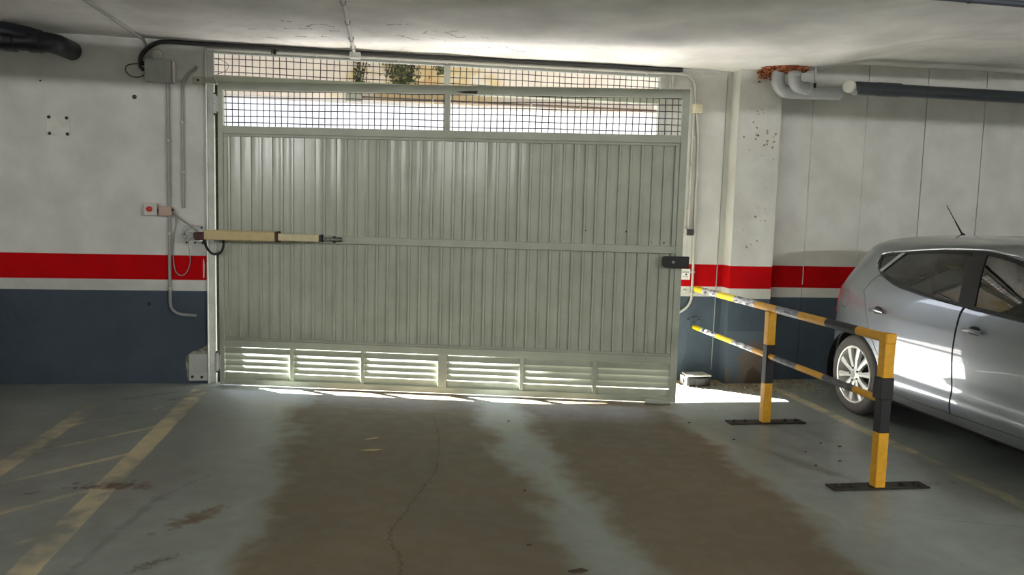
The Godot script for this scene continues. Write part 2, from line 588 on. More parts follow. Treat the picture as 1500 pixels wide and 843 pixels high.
func build_ceiling() -> void:
	var W := 1800
	var Hh := 400
	img_o = Vector2(-3.0, 0.0)
	img_s = 150.0
	img = Image.create(W, Hh, false, Image.FORMAT_RGB8)
	var f1 := FastNoiseLite.new()
	f1.seed = 5; f1.frequency = 0.008; f1.fractal_octaves = 5
	var b1 := f1.get_image(W, Hh, false, false, true).get_data()
	var base := Color8(236, 234, 232)
	var data := PackedByteArray()
	data.resize(W * Hh * 3)
	for i in W * Hh:
		var g := 0.95 + (b1[i] - 128) / 128.0 * 0.09
		data[i * 3] = clampi(int(base.r8 * g), 0, 255)
		data[i * 3 + 1] = clampi(int(base.g8 * g), 0, 255)
		data[i * 3 + 2] = clampi(int(base.b8 * g), 0, 255)
	img.set_data(W, Hh, false, Image.FORMAT_RGB8, data)
	var dk := Color8(98, 84, 72)
	for c in [[0.72, 0.94, 0.78, 0.94], [0.88, 0.8, 0.94, 0.9, 1.01, 0.9, 1.08, 0.85], [0.82, 0.7, 0.91, 0.72], [0.52, 0.32, 0.61, 0.28], [0.75, 0.41, 0.84, 0.41], [0.96, 0.47, 1.03, 0.45], [1.46, 1.02, 1.52, 1.06, 1.62, 1.05], [1.53, 0.7, 1.65, 0.54, 1.7, 0.54], [1.72, 0.77, 1.74, 0.88], [1.78, 0.89, 1.81, 0.9], [1.95, 0.95, 1.87, 0.88, 1.99, 0.71, 2.04, 0.77], [2.15, 0.79, 2.2, 0.77], [2.25, 0.42, 2.34, 0.52, 2.49, 0.35, 2.64, 0.34], [0.71, 0.69, 0.78, 0.7], [1.04, 0.71, 1.11, 0.72], [0.6, 0.62, 0.64, 0.63], [0.44, 0.6, 0.5, 0.62], [3.03, 0.62, 3.1, 0.64], [5.2, 0.55, 5.27, 0.56]]:
		var pts := []
		for k in range(0, c.size(), 2): pts.append(Vector2(c[k], c[k + 1]))
		stroke(pts, 0.006, dk, 0.85, 0.006, 0.15)
		if rng.randf() < 0.6: dab(pts[0], 0.013, dk, 0.8)
	for c in [[1.2, 0.61, 1.36, 0.61, 1.58, 0.7], [1.77, 0.61, 1.92, 0.56, 2.11, 0.46], [1.53, 0.0, 1.59, 0.21, 1.98, 0.24, 2.12, 0.36, 2.17, 0.23, 2.12, 0.02], [2.27, 0.2, 2.38, 0.17, 2.51, 0.05, 2.8, 0.03], [0.61, 0.24, 0.88, 0.01], [2.53, 0.13, 2.74, 0.15]]:
		var pts := []
		for k in range(0, c.size(), 2): pts.append(Vector2(c[k], c[k + 1]))
		stroke(pts, 0.003, Color8(130, 116, 102), 0.7, 0.005, 0.1)
	for k in 200:
		var p := Vector2(rng.randf_range(-0.4, 3.2), rng.randf_range(0.02, 0.35))
		dab(p, rng.randf_range(0.01, 0.05), Color8(226, 206, 168), 0.12)
	for k in 300:
		var p := Vector2(rng.randf_range(0.3, 3.2), rng.randf_range(0.1, 1.2))
		dab(p, rng.randf_range(0.002, 0.006), dk, 0.5)
	var m := StandardMaterial3D.new()
	m.resource_name = "ceiling_plaster"
	m.albedo_texture = ImageTexture.create_from_image(img)
	m.texture_repeat = false
	m.roughness = 0.85
	m.metallic_specular = 0.3
	var mb := MB.new()
	var f := FastNoiseLite.new()
	f.seed = 21; f.frequency = 0.45; f.fractal_octaves = 4
	var hgt := func(x: float, z: float) -> float:
		return rise(x, z) + 0.010 * f.get_noise_2d(x * 2.2, z * 2.2) + 0.0035 * f.get_noise_2d(x * 14.0, z * 14.0)
	var xs := []
	var x := -6.0
	while x < 9.71:
		xs.append(x)
		x += 0.06 if x > -2.0 and x < 8.0 else 0.4
	var zs := []
	var z := -0.3
	while z < 14.3:
		zs.append(z)
		z += 0.06 if z < 2.6 else 0.6
	var grid := []
	var gn := []
	for zz in zs:
		var row := []
		var rn := []
		for xx in xs:
			var h: float = hgt.call(xx, zz)
			row.append(Vector3(xx, h, zz))
			var dx: float = (hgt.call(xx + 0.02, zz) - hgt.call(xx - 0.02, zz)) / 0.04
			var dz: float = (hgt.call(xx, zz + 0.02) - hgt.call(xx, zz - 0.02)) / 0.04
			rn.append(Vector3(dx, -1, dz).normalized())
		grid.append(row); gn.append(rn)
	for r in zs.size() - 1:
		for k in xs.size() - 1:
			mb.tri(grid[r][k], grid[r][k + 1], grid[r + 1][k + 1], gn[r][k], gn[r][k + 1], gn[r + 1][k + 1])
			mb.tri(grid[r][k], grid[r + 1][k + 1], grid[r + 1][k], gn[r][k], gn[r + 1][k + 1], gn[r + 1][k])
	for p in mb.v:
		mb.uv.append(Vector2((p.x - img_o.x) * img_s / W, (p.z - img_o.y) * img_s / Hh))
	var slab := MB.new()
	slab.span(Vector3(-6, 3.25, -1.6), Vector3(9.7, 3.45, -0.02), 0.0)
	slab.span(Vector3(-6, 2.96, -0.02), Vector3(9.7, 3.25, 14.2), 0.0)
	struct(multi("ceiling", [[mb, m], [slab, mats["concrete"]]]))
	# a sheet metal duct hangs across the ceiling just above the view; the lamps throw its shadow on the top of the far wall
	var t := thing("ventilation_duct", "square galvanised air duct hanging across the ceiling above the view", "duct")
	for k in 6:
		var dm := MB.new()
		dm.span(Vector3(-6.0 + k * 2.6, 2.50, 3.75), Vector3(-3.41 + k * 2.6, 2.67, 4.05), 0.01)
		obj("duct_section", dm, mats["steel"], t)
	for k in 6:
		var sm := MB.new()
		sm.span(Vector3(-4.8 + k * 2.6, 2.67, 3.85), Vector3(-4.77 + k * 2.6, 2.80, 3.88), 0.002)
		obj("hanger", sm, mats["steel"], t)

# bands of paint on a wall slab whose face is at z = zf
func banded(called: String, parent: Node, x0: float, x1: float, zf: float, depth: float, top := 2.97) -> MeshInstance3D:
	var list := []
	var ys := [0.0, 0.777, 0.868, 1.071, top]
	var ms := ["wall_blue", "wall_white", "wall_red", "wall_white"]
	for k in 4:
		var mb := MB.new()
		var a: float = ys[k]
		var b: float = ys[k + 1]
		var zb := zf - depth
		mb.quad(Vector3(x0, a, zf), Vector3(x1, a, zf), Vector3(x1, b, zf), Vector3(x0, b, zf), Vector3.BACK)
		mb.quad(Vector3(x0, a, zb), Vector3(x1, a, zb), Vector3(x1, b, zb), Vector3(x0, b, zb), Vector3.FORWARD)
		mb.quad(Vector3(x0, a, zb), Vector3(x0, a, zf), Vector3(x0, b, zf), Vector3(x0, b, zb), Vector3.LEFT)
		mb.quad(Vector3(x1, a, zb), Vector3(x1, a, zf), Vector3(x1, b, zf), Vector3(x1, b, zb), Vector3.RIGHT)
		if k == 3: mb.quad(Vector3(x0, b, zb), Vector3(x1, b, zb), Vector3(x1, b, zf), Vector3(x0, b, zf), Vector3.UP)
		list.append([mb, mats[ms[k]]])
	return multi(called, list, parent)

func build_walls() -> void:
	var front := Node3D.new()
	hang(front, "wall_front")
	struct(front)
	banded("wall_section", front, -6.0, -0.002, 0.0, 0.08)
	banded("wall_section", front, 3.91, 4.505, 0.0, 0.30)
	# panels of the right part, with open joints before a backing
	var xs := [4.90, 5.292, 5.824, 6.424, 7.03, 7.63, 8.23, 8.83, 9.70]
	for k in xs.size() - 1:
		banded("wall_panel", front, xs[k] + 0.004, xs[k + 1] - 0.004, 0.0, 0.05)
	var back := MB.new()
	back.span(Vector3(4.5, 0, -0.30), Vector3(9.7, 2.97, -0.05), 0.0)
	obj("wall_backing", back, mats["wall_white"], front)
	banded("pillar", front, 4.505, 4.902, 0.16, 0.46)
	# mortar bead of the panel joints
	for k in [1, 2]:
		var bead := MB.new()
		var pts := []
		for j in 24:
			pts.append(Vector3(xs[k] + 0.004 * sin(j * 1.7) * 0.6, 0.9 + j * 0.073, 0.001))
		bead.tube(pts, 0.004, 6)
		obj("joint_bead", bead, mats["wall_white"], front)
	var lint := MB.new()
	lint.span(Vector3(-0.01, 2.735, -0.05), Vector3(3.92, 3.25, -0.02), 0.004)
	obj("lintel", lint, mats["wall_white"], front)
	# damp brown stain at the foot of the column, with a ragged outline of its own
	var st := MB.new()
	st.colored = true
	var fn := FastNoiseLite.new()
	fn.seed = 44; fn.frequency = 3.0; fn.fractal_octaves = 5
	var sc := func(p: Vector3) -> Color:
		var nz := fn.get_noise_2d(p.x * 1.6, p.y * 1.6)
		var nf := fn.get_noise_2d(p.x * 9.0 + 7.0, p.y * 9.0)
		var d: float = 1.0 - Vector2((p.x - 4.77) / 0.23, (p.y - 0.08) / 0.36).length() + nz * 0.9
		var a: float = smoothstep(0.0, 0.45, d) * 0.75 * (0.8 + nf * 0.5)
		var e: float = smoothstep(0.1, 0.4, 1.0 - Vector2((p.x - 4.80) / 0.10, (p.y - 0.05) / 0.13).length() + nz) * 0.7
		return rgb(76, 87, 99).srgb_to_linear().lerp(rgb(110, 86, 60).srgb_to_linear(), clampf(a, 0, 1)).lerp(rgb(58, 44, 32).srgb_to_linear(), clampf(e, 0, 1)) * (1.0 + nf * 0.1)
	for i in 40:
		for k in 48:
			var q := []
			for g in [[0, 0], [1, 0], [1, 1], [0, 1]]:
				q.append(Vector3(4.506 + 0.0099 * (i + g[0]), 0.01 * (k + g[1]), 0.1612))
			st.tri(q[0], q[1], q[2], Vector3.BACK, Vector3.BACK, Vector3.BACK, sc.call(q[0]), sc.call(q[1]), sc.call(q[2]))
			st.tri(q[0], q[2], q[3], Vector3.BACK, Vector3.BACK, Vector3.BACK, sc.call(q[0]), sc.call(q[2]), sc.call(q[3]))
	var sm := StandardMaterial3D.new()
	sm.resource_name = "stained_paint"
	sm.vertex_color_use_as_albedo = true
	sm.roughness = 0.6
	obj("stained_render", st, sm, front)
	# white patches on the blue: unpainted render behind the bottom hinge plate
	var patch := MB.new()
	patch.prism([Vector2(-0.165, 0.02), Vector2(-0.004, 0.02), Vector2(-0.004, 0.325), Vector2(-0.05, 0.292), Vector2(-0.10, 0.275), Vector2(-0.135, 0.262), Vector2(-0.172, 0.225), Vector2(-0.178, 0.17), Vector2(-0.17, 0.10)], 0.0, 0.0025)
	obj("bare_patch", patch, mat("bare", rgb(158, 157, 146), 0.85, 0, "grime", 1.5), front)
	var scrape := MB.new()
	scrape.prism([Vector2(-0.031, 0.89), Vector2(-0.022, 0.885), Vector2(-0.018, 0.99), Vector2(-0.024, 1.05), Vector2(-0.031, 1.03)], 0.0, 0.0015)
	obj("bare_patch", scrape, mats["wall_white"], front)
	# chips and plugged holes
	for p in [[-0.543, 2.337, 0.016], [-0.46, 0.665, 0.014], [-1.24, 2.43, 0.007], [4.70, 2.23, 0.007]]:
		var hole := MB.new()
		hole.lathe([Vector2(0.0, 0.002), Vector2(p[2], 0.003), Vector2(p[2] * 1.15, 0.0)], Vector3(p[0], p[1], 0.0 if p[0] < 4.5 else 0.16), Vector3.BACK, 12)
		obj("drill_hole", hole, mats["black"], front)
	for k in 34:
		var chip := MB.new()
		var cx := rng.randf_range(4.55, 4.89)
		var cy := rng.randf_range(2.1, 2.5) if k < 22 else rng.randf_range(1.2, 2.1)
		var poly := []
		var r := rng.randf_range(0.004, 0.014)
		for j in 7:
			poly.append(Vector2(cx, cy) + Vector2.from_angle(TAU * j / 7.0) * r * rng.randf_range(0.5, 1.2))
		chip.prism(poly, 0.159, 0.1612)
		obj("paint_chip", chip, mat("chip", rgb(150, 132, 116), 0.9), front)
	# swollen plaster along the ceiling line left of the column
	var cr := MB.new()
	for k in 150:
		var px := rng.randf_range(3.95, 4.50)
		cr.box(Vector3(px, 2.785 - absf(rng.randfn(0, 0.016)), 0.004), Vector3(rng.randf_range(0.006, 0.02), rng.randf_range(0.004, 0.012), 0.008), 0.002, Basis(Vector3.BACK, rng.randf() * 3.0))
	stuff(obj("plaster_crumb", cr, mats["wall_white"], front))

func build_yard() -> void:
	var gm := mat("yard_concrete", rgb(108, 107, 106), 0.85, 0, "grime", 0.3)
	var g := MB.new()
	g.span(Vector3(-9, -0.25, -9), Vector3(12, 0.0, -0.05), 0.0)
	struct(obj("ground", g, gm))
	var wm := mat("yard_white", rgb(150, 149, 147), 0.8, 0, "patchy", 0.2)
	var w := MB.new()
	w.span(Vector3(-9, 0, -8.2), Vector3(12, 4.2, -8.0), 0.0)
	struct(obj("wall_yard", w, wm))
	var w2 := MB.new()
	w2.span(Vector3(-5.2, 0, -8.0), Vector3(-5.0, 4.2, -1.3), 0.0)
	struct(obj("wall_yard_side", w2, wm))
	var w3 := MB.new()
	w3.span(Vector3(7.6, 0, -8.0), Vector3(7.8, 4.2, -1.3), 0.0)
	struct(obj("wall_yard_far_side", w3, wm))
	# the fascia beam outside the gate: pale render, ochre stained in the middle
	var f := FastNoiseLite.new()
	f.seed = 31; f.frequency = 2.2; f.fractal_octaves = 5
	var mb := MB.new()
	mb.colored = true
	var nx := 200
	var ny := 20
	var pale := rgb(246, 238, 232).srgb_to_linear()
	var ochre := rgb(224, 204, 158).srgb_to_linear()
	var rusty := rgb(198, 158, 116).srgb_to_linear()
	var x0 := -5.0
	var x1 := 7.6
	var pt := func(i: int, j: int) -> Vector3:
		return Vector3(lerpf(x0, x1, float(i) / nx), lerpf(2.56, 3.25, float(j) / ny), -1.3)
	var colr := func(p: Vector3) -> Color:
		var nn := f.get_noise_2d(p.x * 1.5, p.y * 1.5)
		var t: float = smoothstep(0.15, 0.5, nn * 0.9 + 1.0 - absf(p.x - 1.9) / 0.85)
		var u: float = smoothstep(0.25, 0.6, nn * 1.6 + 0.6 - absf(p.x - 1.95) / 0.35)
		return pale.lerp(ochre, t * 0.9).lerp(rusty, u * 0.7) * (1.0 + nn * 0.12)
	for i in nx:
		for j in ny:
			var a: Vector3 = pt.call(i, j)
			var b: Vector3 = pt.call(i + 1, j)
			var c: Vector3 = pt.call(i + 1, j + 1)
			var d: Vector3 = pt.call(i, j + 1)
			mb.tri(a, b, c, Vector3.BACK, Vector3.BACK, Vector3.BACK, colr.call(a), colr.call(b), colr.call(c))
			mb.tri(a, c, d, Vector3.BACK, Vector3.BACK, Vector3.BACK, colr.call(a), colr.call(c), colr.call(d))
	var bm := StandardMaterial3D.new()
	bm.resource_name = "fascia_render"
	bm.vertex_color_use_as_albedo = true
	bm.roughness = 0.85
	var body := MB.new()
	body.span(Vector3(x0, 2.56, -1.6), Vector3(x1, 3.25, -1.301), 0.0)
	struct(multi("trim_2", [[mb, bm], [body, wm]]))
	# side returns under the canopy
	for s in [-5.0, 7.4]:
		var r := MB.new()
		r.span(Vector3(s, 0, -1.6), Vector3(s + 0.2, 2.97, -0.3), 0.0)
		struct(obj("wall_return", r, wm))
	# pipe and box hung under the fascia
	var t := thing("outdoor_conduit", "dark conduit running under the stained beam outside the gate", "conduit", Vector3(0, 0, -1.27))
	var pb := MB.new()
	pb.tube([Vector3(1.15, 2.580, 0), Vector3(4.24, 2.584, 0)], 0.016, 8)
	obj("pipe", pb, mat("pipe_shade", rgb(120, 108, 98), 0.6), t)
	for xx in [1.9, 2.9, 3.42]:
		var cl := MB.new()
		cl.box(Vector3(xx, 2.585, 0), Vector3(0.02, 0.05, 0.045), 0.004)
		obj("clip", cl, mats["conduit"], t)
	var bx := MB.new()
	bx.box(Vector3(1.13, 2.575, 0.0), Vector3(0.16, 0.085, 0.06), 0.008)
	tag(obj("outdoor_junction_box", bx, mats["box_grey"]), "small grey junction box at the left end of the outdoor conduit", "junction box").position = Vector3(0, 0, -1.27)
	# creepers hanging over the fascia
	var specs := [[1.18, 0.07, 2.64, 170, "thin green creeper strand hanging behind the grille, leftmost of the creepers"], [1.60, 0.17, 2.70, 620, "broad dark creeper hanging over the ochre stain behind the grille"], [1.97, 0.08, 2.84, 200, "short dark creeper tuft beside the grille mullion"]]
	for s in specs:
		var cr := thing("hanging_creeper", s[4], "creeper", Vector3(s[0], 0, -1.28))
		for k in 5:
			var stem := MB.new()
			var ox: float = rng.randf_range(-0.8, 0.8) * s[1]
			stem.tube(curve([Vector3(ox, 3.2, 0.0), Vector3(ox + 0.02, 3.0, 0.02), Vector3(ox - 0.02, lerpf(3.0, s[2], 0.7), 0.01)], 5), 0.004, 5)
			obj("stem", stem, mat("stem", rgb(80, 70, 44), 0.8), cr)
		var leaf := ArrayMesh.new()
		var lb := MB.new()
		for q in [[Vector3(-0.5, 0, 0), Vector3(0, -0.7, 0.08)], [Vector3(0, -0.7, 0.08), Vector3(0.5, 0, 0)]]:
			lb.tri(Vector3(0, 0.5, 0), q[0], q[1], Vector3.BACK, Vector3.BACK, Vector3.BACK)
		var lm := mat("creeper_leaf", rgb(88, 104, 62), 0.6)
		lm.backlight_enabled = true
		lm.backlight = Color(0.15, 0.2, 0.08)
		lm.vertex_color_use_as_albedo = true
		lb.put(leaf, lm)
		var mm := MultiMesh.new()
		mm.transform_format = MultiMesh.TRANSFORM_3D
		mm.use_colors = true
		mm.mesh = leaf
		mm.instance_count = s[3]
		for k in int(s[3]):
			var y: float = lerpf(3.2, s[2], sqrt(rng.randf()))
			var spread: float = s[1] * clampf((y - s[2]) / 0.15 + 0.3, 0.3, 1.0)
			var b := Basis.from_euler(Vector3(rng.randf_range(-0.9, 0.9), rng.randf_range(-0.9, 0.9), rng.randf_range(-3, 3))).scaled(Vector3.ONE * rng.randf_range(0.014, 0.03))
			mm.set_instance_transform(k, Transform3D(b, Vector3(rng.randfn(0, 0.5) * spread, y, rng.randf_range(0.0, 0.07))))
			var g2 := rng.randf_range(0.35, 1.0)
			mm.set_instance_color(k, Color(g2, g2, g2 * 0.9))
		var mi := MultiMeshInstance3D.new()
		mi.multimesh = mm
		hang(mi, "foliage", cr)
		stuff(mi)

func build_room_rest() -> void:
	var m: Material = mats["wall_white"]
	for s in [["wall_left", Vector3(-6.2, 0, -0.3), Vector3(-6.0, 2.97, 14.2)], ["wall_right", Vector3(9.7, 0, -0.3), Vector3(9.9, 2.97, 14.2)], ["wall_back", Vector3(-6.2, 0, 14.0), Vector3(9.9, 3.25, 14.2)]]:
		var mb := MB.new()
		mb.span(s[1], s[2], 0.0)
		struct(obj(s[0], mb, m))

# ---------------------------------------------------------------- the gate
func wires(mb: MB, x0: float, x1: float, y0: float, y1: float, z: float, step: float, off := 0.0) -> void:
	var n := int((x1 - x0) / step)
	for k in n + 1:
		var x := x0 + off + k * step
		if x > x1: break
		var j := rng.randf_range(-0.003, 0.003)
		mb.tube([Vector3(x, y0, z + 0.0022), Vector3(x + j, (y0 + y1) * 0.5, z + 0.0022 + rng.randf_range(-0.002, 0.002)), Vector3(x + j * 1.6, y1, z + 0.0022)], 0.0035, 5, false)
	var y := y0 + step * 0.6
	while y < y1:
		var pts := []
		var ph := rng.randf() * 6.0
		for k in 13:
			pts.append(Vector3(lerpf(x0, x1, k / 12.0), y + 0.003 * sin(ph + k * 0.9), z - 0.0022))
		mb.tube(pts, 0.0035, 5, false)
		y += step

func build_gate_surround() -> void:
	var t := thing("gate_surround", "fixed grey steel surround with mesh transom above the swing gate", "gate frame")
	var gm: Material = mats["gate"]
	var a := MB.new()
	a.span(Vector3(0.003, 0, -0.05), Vector3(0.012, 2.74, 0.03), 0.001)
	a.span(Vector3(0.012, 0, -0.05), Vector3(0.066, 2.74, -0.005), 0.003)
	obj("post", a, mats["post_white"], t)
	var sb := MB.new()  # bar added to close the bright hinge gap so it looks dark
	sb.span(Vector3(0.064, 0, -0.07), Vector3(0.106, 2.49, -0.045), 0.002)
	obj("added_gap_bar", sb, mats["dark_steel"], t)
	var b := MB.new()
	b.span(Vector3(3.835, 0, -0.06), Vector3(3.91, 2.74, 0.0), 0.004)
	obj("post", b, mats["post_white"], t)
	var bead := MB.new()
	bead.span(Vector3(3.872, 0, 0.0), Vector3(3.882, 2.74, 0.012), 0.002)
	obj("post_trim", bead, mats["post_white"], t)
	var hb := MB.new()
	hb.span(Vector3(0.066, 2.485, -0.055), Vector3(3.835, 2.545, -0.005), 0.004)
	obj("header_bar", hb, gm, t)
	var tb := MB.new()
	tb.span(Vector3(0.066, 2.715, -0.05), Vector3(3.835, 2.745, -0.01), 0.003)
	obj("top_bar", tb, mats["post_white"], t)
	var mu := MB.new()
	mu.span(Vector3(1.931, 2.54, -0.045), Vector3(1.983, 2.72, -0.005), 0.004)
	obj("mullion", mu, mats["post_white"], t)
	for s in [[0.066, 1.931], [1.983, 3.835]]:
		var w := MB.new()
		wires(w, s[0], s[1], 2.54, 2.72, -0.03, 0.054, 0.03)
		stuff(obj("wire_mesh", w, mats["wire"], t))
	# a loose wire looped on the left end
	var lw := MB.new()
	lw.tube(curve([Vector3(0.07, 2.67, -0.01), Vector3(0.13, 2.66, 0.01), Vector3(0.185, 2.62, 0.02), Vector3(0.16, 2.575, 0.01), Vector3(0.085, 2.545, 0.0)]), 0.0022, 5)
	tag(obj("loose_wire", lw, mats["cable"]), "thin black loose wire curling over the left end of the transom mesh", "wire")

func build_gate() -> void:
	var t := thing("swing_gate", "grey green steel swing gate with ribbed sheets, mesh top and louvred foot", "gate", Vector3(0.112, 0, 0.094))
	t.rotation.y = -deg_to_rad(12.5)
	var gm: Material = mats["gate"]
	var bar := func(called: String, x0: float, x1: float, y0: float, y1: float, z0 := -0.05, z1 := 0.0) -> MeshInstance3D:
		var mb := MB.new()
		mb.span(Vector3(x0, y0, z0), Vector3(x1, y1, z1), 0.003)
		return obj(called, mb, gm, t)
	bar.call("stile", 0.0, 0.042, 0.012, 2.48)
	bar.call("stile", 3.69, 3.745, 0.012, 2.48)
	bar.call("rail", 0.042, 3.69, 2.413, 2.48)
	bar.call("rail", 0.042, 3.69, 2.068, 2.128)
	bar.call("rail", 0.042, 3.69, 0.328, 0.388)
	bar.call("rail", 0.042, 3.69, 0.012, 0.060)
	bar.call("mullion", 1.837, 1.88, 2.128, 2.413)
	# the mid rail stands proud of the sheets; the operator is pinned to its left part
	bar.call("mid_rail", 0.80, 3.69, 1.208, 1.266, -0.03, 0.012)
	# glazing bead round the sheets
	for s in [[0.042, 3.69, 2.046, 2.068], [0.042, 3.69, 0.388, 0.406], [0.042, 0.072, 0.406, 2.046], [3.655, 3.69, 0.406, 2.046]]:
		bar.call("bead", s[0], s[1], s[2], s[3], -0.045, -0.010)
	# sheets: one strip per rib
	var n := 41
	var x0 := 0.072
	var x1 := 3.655
	var step := (x1 - x0) / n
	for part in [[1.245, 2.046], [0.406, 1.245]]:
		var kinds := []
		for k in 4:
			var mb := MB.new()
			var h: float = part[1] - part[0]
			var bow: float = [0.0, 0.0009, -0.0009, 0.0005][k]
			var prof := [Vector2(0, 0), Vector2(0.0012, 0), Vector2(0.0034, 0.014), Vector2(0.0195, 0.014), Vector2(0.0217, 0.0), Vector2(0.036, bow), Vector2(0.052, bow * 1.8), Vector2(0.068, bow), Vector2(step - 0.001, 0.0), Vector2(step - 0.001, -0.006)]
			for j in prof.size() - 1:
				var p: Vector2 = prof[j]
				var q: Vector2 = prof[j + 1]
				var d := q - p
				var nn := Vector3(-d.y, 0, d.x).normalized()
				var na := nn
				var nb := nn
				if j >= 5 and j <= 7:
					na = Vector3(-[1.2, 0.5, -0.5][j - 5] * bow / 0.016, 0, 1).normalized()
					nb = Vector3(-[0.5, -0.5, -1.2][j - 5] * bow / 0.016, 0, 1).normalized()
				var A := Vector3(p.x, 0, p.y)
				var B := Vector3(q.x, 0, q.y)
				var C := Vector3(q.x, h, q.y)
				var D := Vector3(p.x, h, p.y)
				mb.tri(A, B, C, na, nb, nb)
				mb.tri(A, C, D, na, nb, na)
			kinds.append(mb.put(ArrayMesh.new(), mats["gate_sheet"]))
		for k in n:
			share("sheet_strip", kinds[rng.randi() % 4], t, Vector3(x0 + k * step, part[0], -0.030))
	# flat sheets added behind the ribs to stop light leaking between strips
	for q in [[1.240, 2.060], [0.395, 1.236]]:
		bar.call("added_backing", 0.044, 3.688, q[0], q[1], -0.046, -0.040)
	# mesh panels
	for s in [[0.042, 1.837], [1.88, 3.69]]:
		var w := MB.new()
		wires(w, s[0], s[1], 2.128, 2.413, -0.028, 0.0505, 0.02)
		stuff(obj("wire_mesh", w, mats["wire"], t))
	# louvred foot: six bays of four slats over a kick plate
	var edges := [0.042, 0.59, 0.625, 1.183, 1.211, 1.821, 1.893, 2.488, 2.521, 3.076, 3.109, 3.69]
	for k in range(1, 11, 2):
		bar.call("bay_post", edges[k], edges[k + 1], 0.060, 0.328, -0.05, 0.0 if k == 5 else -0.004)
	for k in range(0, 12, 2):
		var w: float = edges[k + 1] - edges[k]
		var plate := MB.new()
		plate.span(Vector3(edges[k], 0.060, -0.035), Vector3(edges[k + 1], 0.112, -0.028), 0.001)
		obj("kick_plate", plate, gm, t)
		var slat := MB.new()
		var prof := []
		for j in 8:
			var f := j / 7.0
			# hollow slat: the outer edge stands high, the inner edge hangs low
			prof.append(Vector2(lerpf(-0.046, -0.010, f), 0.031 - 0.046 * pow(f, 1.5)))
		for j in 7:
			var p: Vector2 = prof[j]
			var q: Vector2 = prof[j + 1]
			var dp := ((prof[j + 1] - prof[maxi(j - 1, 0)]) as Vector2)
			var dq := ((prof[mini(j + 2, 7)] - prof[j]) as Vector2)
			var na := Vector3(0, dp.x, -dp.y).normalized()
			var nb := Vector3(0, dq.x, -dq.y).normalized()
			for s in [0.0, -0.0016]:
				var sg := 1.0 if s == 0.0 else -1.0
				var A: Vector3 = Vector3(0, p.y, p.x) + na * s
				var B: Vector3 = Vector3(w, p.y, p.x) + na * s
				var C: Vector3 = Vector3(w, q.y, q.x) + nb * s
				var D: Vector3 = Vector3(0, q.y, q.x) + nb * s
				slat.tri(A, B, C, na * sg, na * sg, nb * sg)
				slat.tri(A, C, D, na * sg, nb * sg, nb * sg)
		var me := slat.put(ArrayMesh.new(), gm)
		for j in 4:
			var o := share("slat", me, t, Vector3(edges[k], 0.138 + j * 0.0505, 0.0))
			if k == 10: o.rotation.z = [0.004, -0.004, 0.003, 0.0][j]
	# drop bolt at the free end
	var db := MB.new()
	db.tube([Vector3(3.50, 0.018, 0.012), Vector3(3.70, 0.018, 0.012)], 0.019, 12)
	db.box(Vector3(3.60, 0.02, 0.004), Vector3(0.17, 0.05, 0.012), 0.003)
	obj("bolt_barrel", db, gm, t)
	# lock case
	var lk := MB.new()
	lk.prism([Vector2(3.605, 1.10), Vector2(3.79, 1.098), Vector2(3.79, 1.190), Vector2(3.605, 1.188), Vector2(3.592, 1.178), Vector2(3.588, 1.145), Vector2(3.592, 1.112)], 0.0, 0.055)
	var lo := obj("lock_case", lk, mats["black"], t)
	lo.set_meta("label", "black lock case")
	var key := MB.new()
	key.lathe([Vector2(0, 0.004), Vector2(0.011, 0.004), Vector2(0.012, 0.0)], Vector3(3.668, 1.145, 0.055), Vector3.BACK, 14)
	obj("keyhole", key, mats["steel"], lo)
	# black shoe that takes the end of the operator
	var sh := MB.new()
	sh.box(Vector3(0.99, 1.240, 0.020), Vector3(0.075, 0.036, 0.035), 0.006)
	sh.tube([Vector3(0.97, 1.215, 0.03), Vector3(0.97, 1.268, 0.03)], 0.009, 8)
	obj("operator_shoe", sh, mats["black"], t)
	# rivets low on the upper sheet, seen dark
	for p in [[3.50, 1.29], [3.60, 1.29], [2.98, 1.37], [3.30, 1.37]]:
		var rv := MB.new()
		rv.lathe([Vector2(0, 0.004), Vector2(0.005, 0.003), Vector2(0.007, 0.0)], Vector3(p[0], p[1], -0.030), Vector3.BACK, 8)
		obj("rivet", rv, mats["dark_steel"], t)
	# chipped paint on the top rail
	var chip := MB.new()
	chip.prism([Vector2(1.93, 2.430), Vector2(2.00, 2.418), Vector2(2.09, 2.416), Vector2(2.10, 2.440), Vector2(2.02, 2.438)], 0.0, 0.0012)
	obj("paint_chip", chip, mats["dark_steel"], t)
	# hinges: barrels on the pivot side
	for y in [2.30, 1.18, 0.20]:
		var hb := MB.new()
		hb.tube([Vector3(-0.022, y - 0.075, 0.005), Vector3(-0.022, y - 0.002, 0.005)], 0.016, 10)
		hb.tube([Vector3(-0.022, y + 0.002, 0.005), Vector3(-0.022, y + 0.075, 0.005)], 0.016, 10)
		hb.box(Vector3(-0.006, y, 0.004), Vector3(0.03, 0.12, 0.006), 0.001)
		var ho := obj("hinge", hb, mats["post_white"], t)
		var pin := MB.new()
		pin.tube([Vector3(-0.022, y - 0.09, 0.005), Vector3(-0.022, y + 0.088, 0.005)], 0.008, 8)
		obj("pin", pin, mats["dark_steel"], ho)

